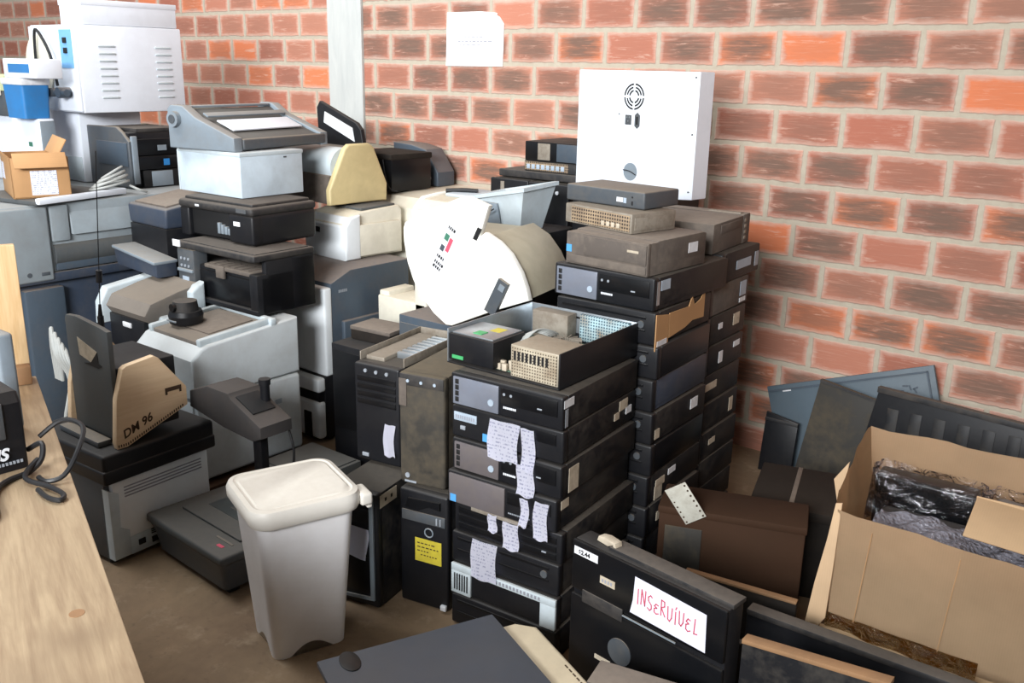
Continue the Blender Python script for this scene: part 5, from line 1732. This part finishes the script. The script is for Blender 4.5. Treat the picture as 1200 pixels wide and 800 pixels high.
m = MB().prism([(fl + .004, h + .02), (fl + .002, h * .55), (fl - .002, .06), (fl - .035, -.002), (fl - .052, .03), (fl - .04, .15), (fl - .022, .28), (fl - .012, h + .015)], 'y', -d / 2 - .022, -d / 2 - .014, .002)
m.done('torn_flap', 'cardboard', r)
m = MB().prism([(fl - .06, h - .07), (fl - .075, h - .01), (fl - .04, h + .05), (fl - .045, h - .02)], 'y', -.05, -.044, .001)
m.done('torn_strip', 'cardboard', r)
m = MB()
def tp(u, v):
    x = fl - .004 + u * .36
    bul = .02 * math.sin(math.pi * (x - fl) / w) * .45
    return (x, -d / 2 - .012 - bul - .002 * math.sin(u * 17 + v * 3), .075 - v * .055 - .006 * math.sin(u * 11) * v)
m.sheet(1, 1, tp, 26, 6, .001)
m.done('tape_strip', 'packing_tape', r)
for k in range(2):
    x0 = fl + .075 + k * .2
    MB().box((x0, -d / 2 - .022 - .006 * k, h * .55), (.0015, .002, h * .72), 0, rot=(R(3), R(4), 0)).done('crease', 'cardboard_small', r)
# contents
MB().box((-.02, -d / 2 - .03, .012), (w - .01, .06, .005), .001, rot=(R(48), 0, 0)).done('bottom_flap', 'cardboard_inner', r)
rp = T('wrapped_package', 'black flat package in clear film standing at the back inside the big cardboard box', 'package', (-.53, 2.51, .41), 2)
MB().box((0, 0, .07), (.255, .07, .15), .010, 3).done('package', 'black_gloss', rp)
def film(u, v):
    t = u * 2 * math.pi
    return ((.138 + .006 * math.sin(t * 7 + v * 5)) * max(-1, min(1, 1.3 * math.cos(t))), (.046 + .006 * math.sin(t * 5 + v * 9)) * max(-1, min(1, 1.3 * math.sin(t))), v * .158)
MB().sheet(1, 1, film, 40, 10, .0006).done('film', 'clear_film', rp)
rp = T('wrapped_package', 'smaller dark blue film wrapped package beside the black one in the big box', 'package', (-.325, 2.53, .39), -10)
MB().box((0, 0, .075), (.10, .08, .15), .02, 3).done('package', 'navy_plastic', rp)
def film2(u, v):
    t = u * 2 * math.pi
    return ((.06 + .006 * math.sin(t * 6 + v * 7)) * max(-1, min(1, 1.3 * math.cos(t))), (.05 + .005 * math.sin(t * 5 + v * 8)) * max(-1, min(1, 1.3 * math.sin(t))), .01 + v * .16)
MB().sheet(1, 1, film2, 32, 8, .0006).done('film', 'clear_film', rp)
rp = T('wrapped_package', 'dark package lying flat under bubble wrap at the front inside the big cardboard box', 'package', (-.36, 2.38, .21), 4)
MB().span(-.25, .30, -.13, .06, 0, .285, .015, 3).done('package', 'black_plastic', rp)
def bub(u, v):
    x = -.24 + u * .36
    y = -.145 + v * .13
    return (x, y, .297 + .006 * math.sin(u * 13 + v * 4) + .005 * math.sin(u * 29 - v * 9) + .01 * v)
MB().sheet(1, 1, bub, 44, 12, .003).done('bubble_wrap', 'bubble_wrap', rp)
o = T('cardboard_sheet', 'loose brown cardboard sheet lying on the packages at the right inside the big cardboard box', 'cardboard', (-.25, 2.36, .535), 4)
MB().box((.02, 0.0, .015), (.32, .17, .005), .001, rot=(R(12), R(3), 0)).done('sheet', 'cardboard_inner', o)
MB().box((.02, .083, .030), (.32, .004, .03), .001).done('folded_edge', 'cardboard_inner', o)

# ------------------------------------------------------------------ camera
fwd = Vector((-.590896, .755668, -.282505)).normalized()
right = Vector((.784178, .620249, .018884)).normalized()
up = right.cross(fwd).normalized()
cam_d = bpy.data.cameras.new('camera')
cam_d.sensor_width = 36
cam_d.lens = 1090.36 * 36 / 1200
cam = bpy.data.objects.new('camera', cam_d)
COL.objects.link(cam)
cam.matrix_world = Matrix(((right.x, up.x, -fwd.x, 0), (right.y, up.y, -fwd.y, 0), (right.z, up.z, -fwd.z, 1.6), (0, 0, 0, 1)))
SC.camera = cam

# ------------------------------------------------------------------ daylight
wd = bpy.data.worlds.new('sky')
wd.use_nodes = True
bg = wd.node_tree.nodes['Background']
bg.inputs[0].default_value = (.80, .90, 1.0, 1)
bg.inputs[1].default_value = 0.55
SC.world = wd
def area(name, loc, tgt, sx, sy, power, col=(1, 1, 1)):
    l = bpy.data.lights.new(name, 'AREA')
    l.shape = 'RECTANGLE'; l.size = sx; l.size_y = sy; l.energy = power; l.color = col
    o = bpy.data.objects.new(name, l)
    COL.objects.link(o)
    o.location = loc
    o.rotation_euler = (Vector(tgt) - Vector(loc)).to_track_quat('-Z', 'Y').to_euler()
    return o
area('daylight_door', (-0.3, -3.3, 2.9), (-3.2, 2.5, 1.05), 2.8, 1.4, 235, (.97, .985, 1.0)).data.spread = R(105)
area('roof_light', (-4.2, 1.0, 4.1), (-3.6, 3.0, .8), 3.0, 1.2, 150, (.95, .98, 1.0))

vs = SC.view_settings
vs.view_transform = 'Standard'
vs.look = 'None'
vs.gamma = 1.0
vs.use_curve_mapping = False
vs.exposure = -0.1
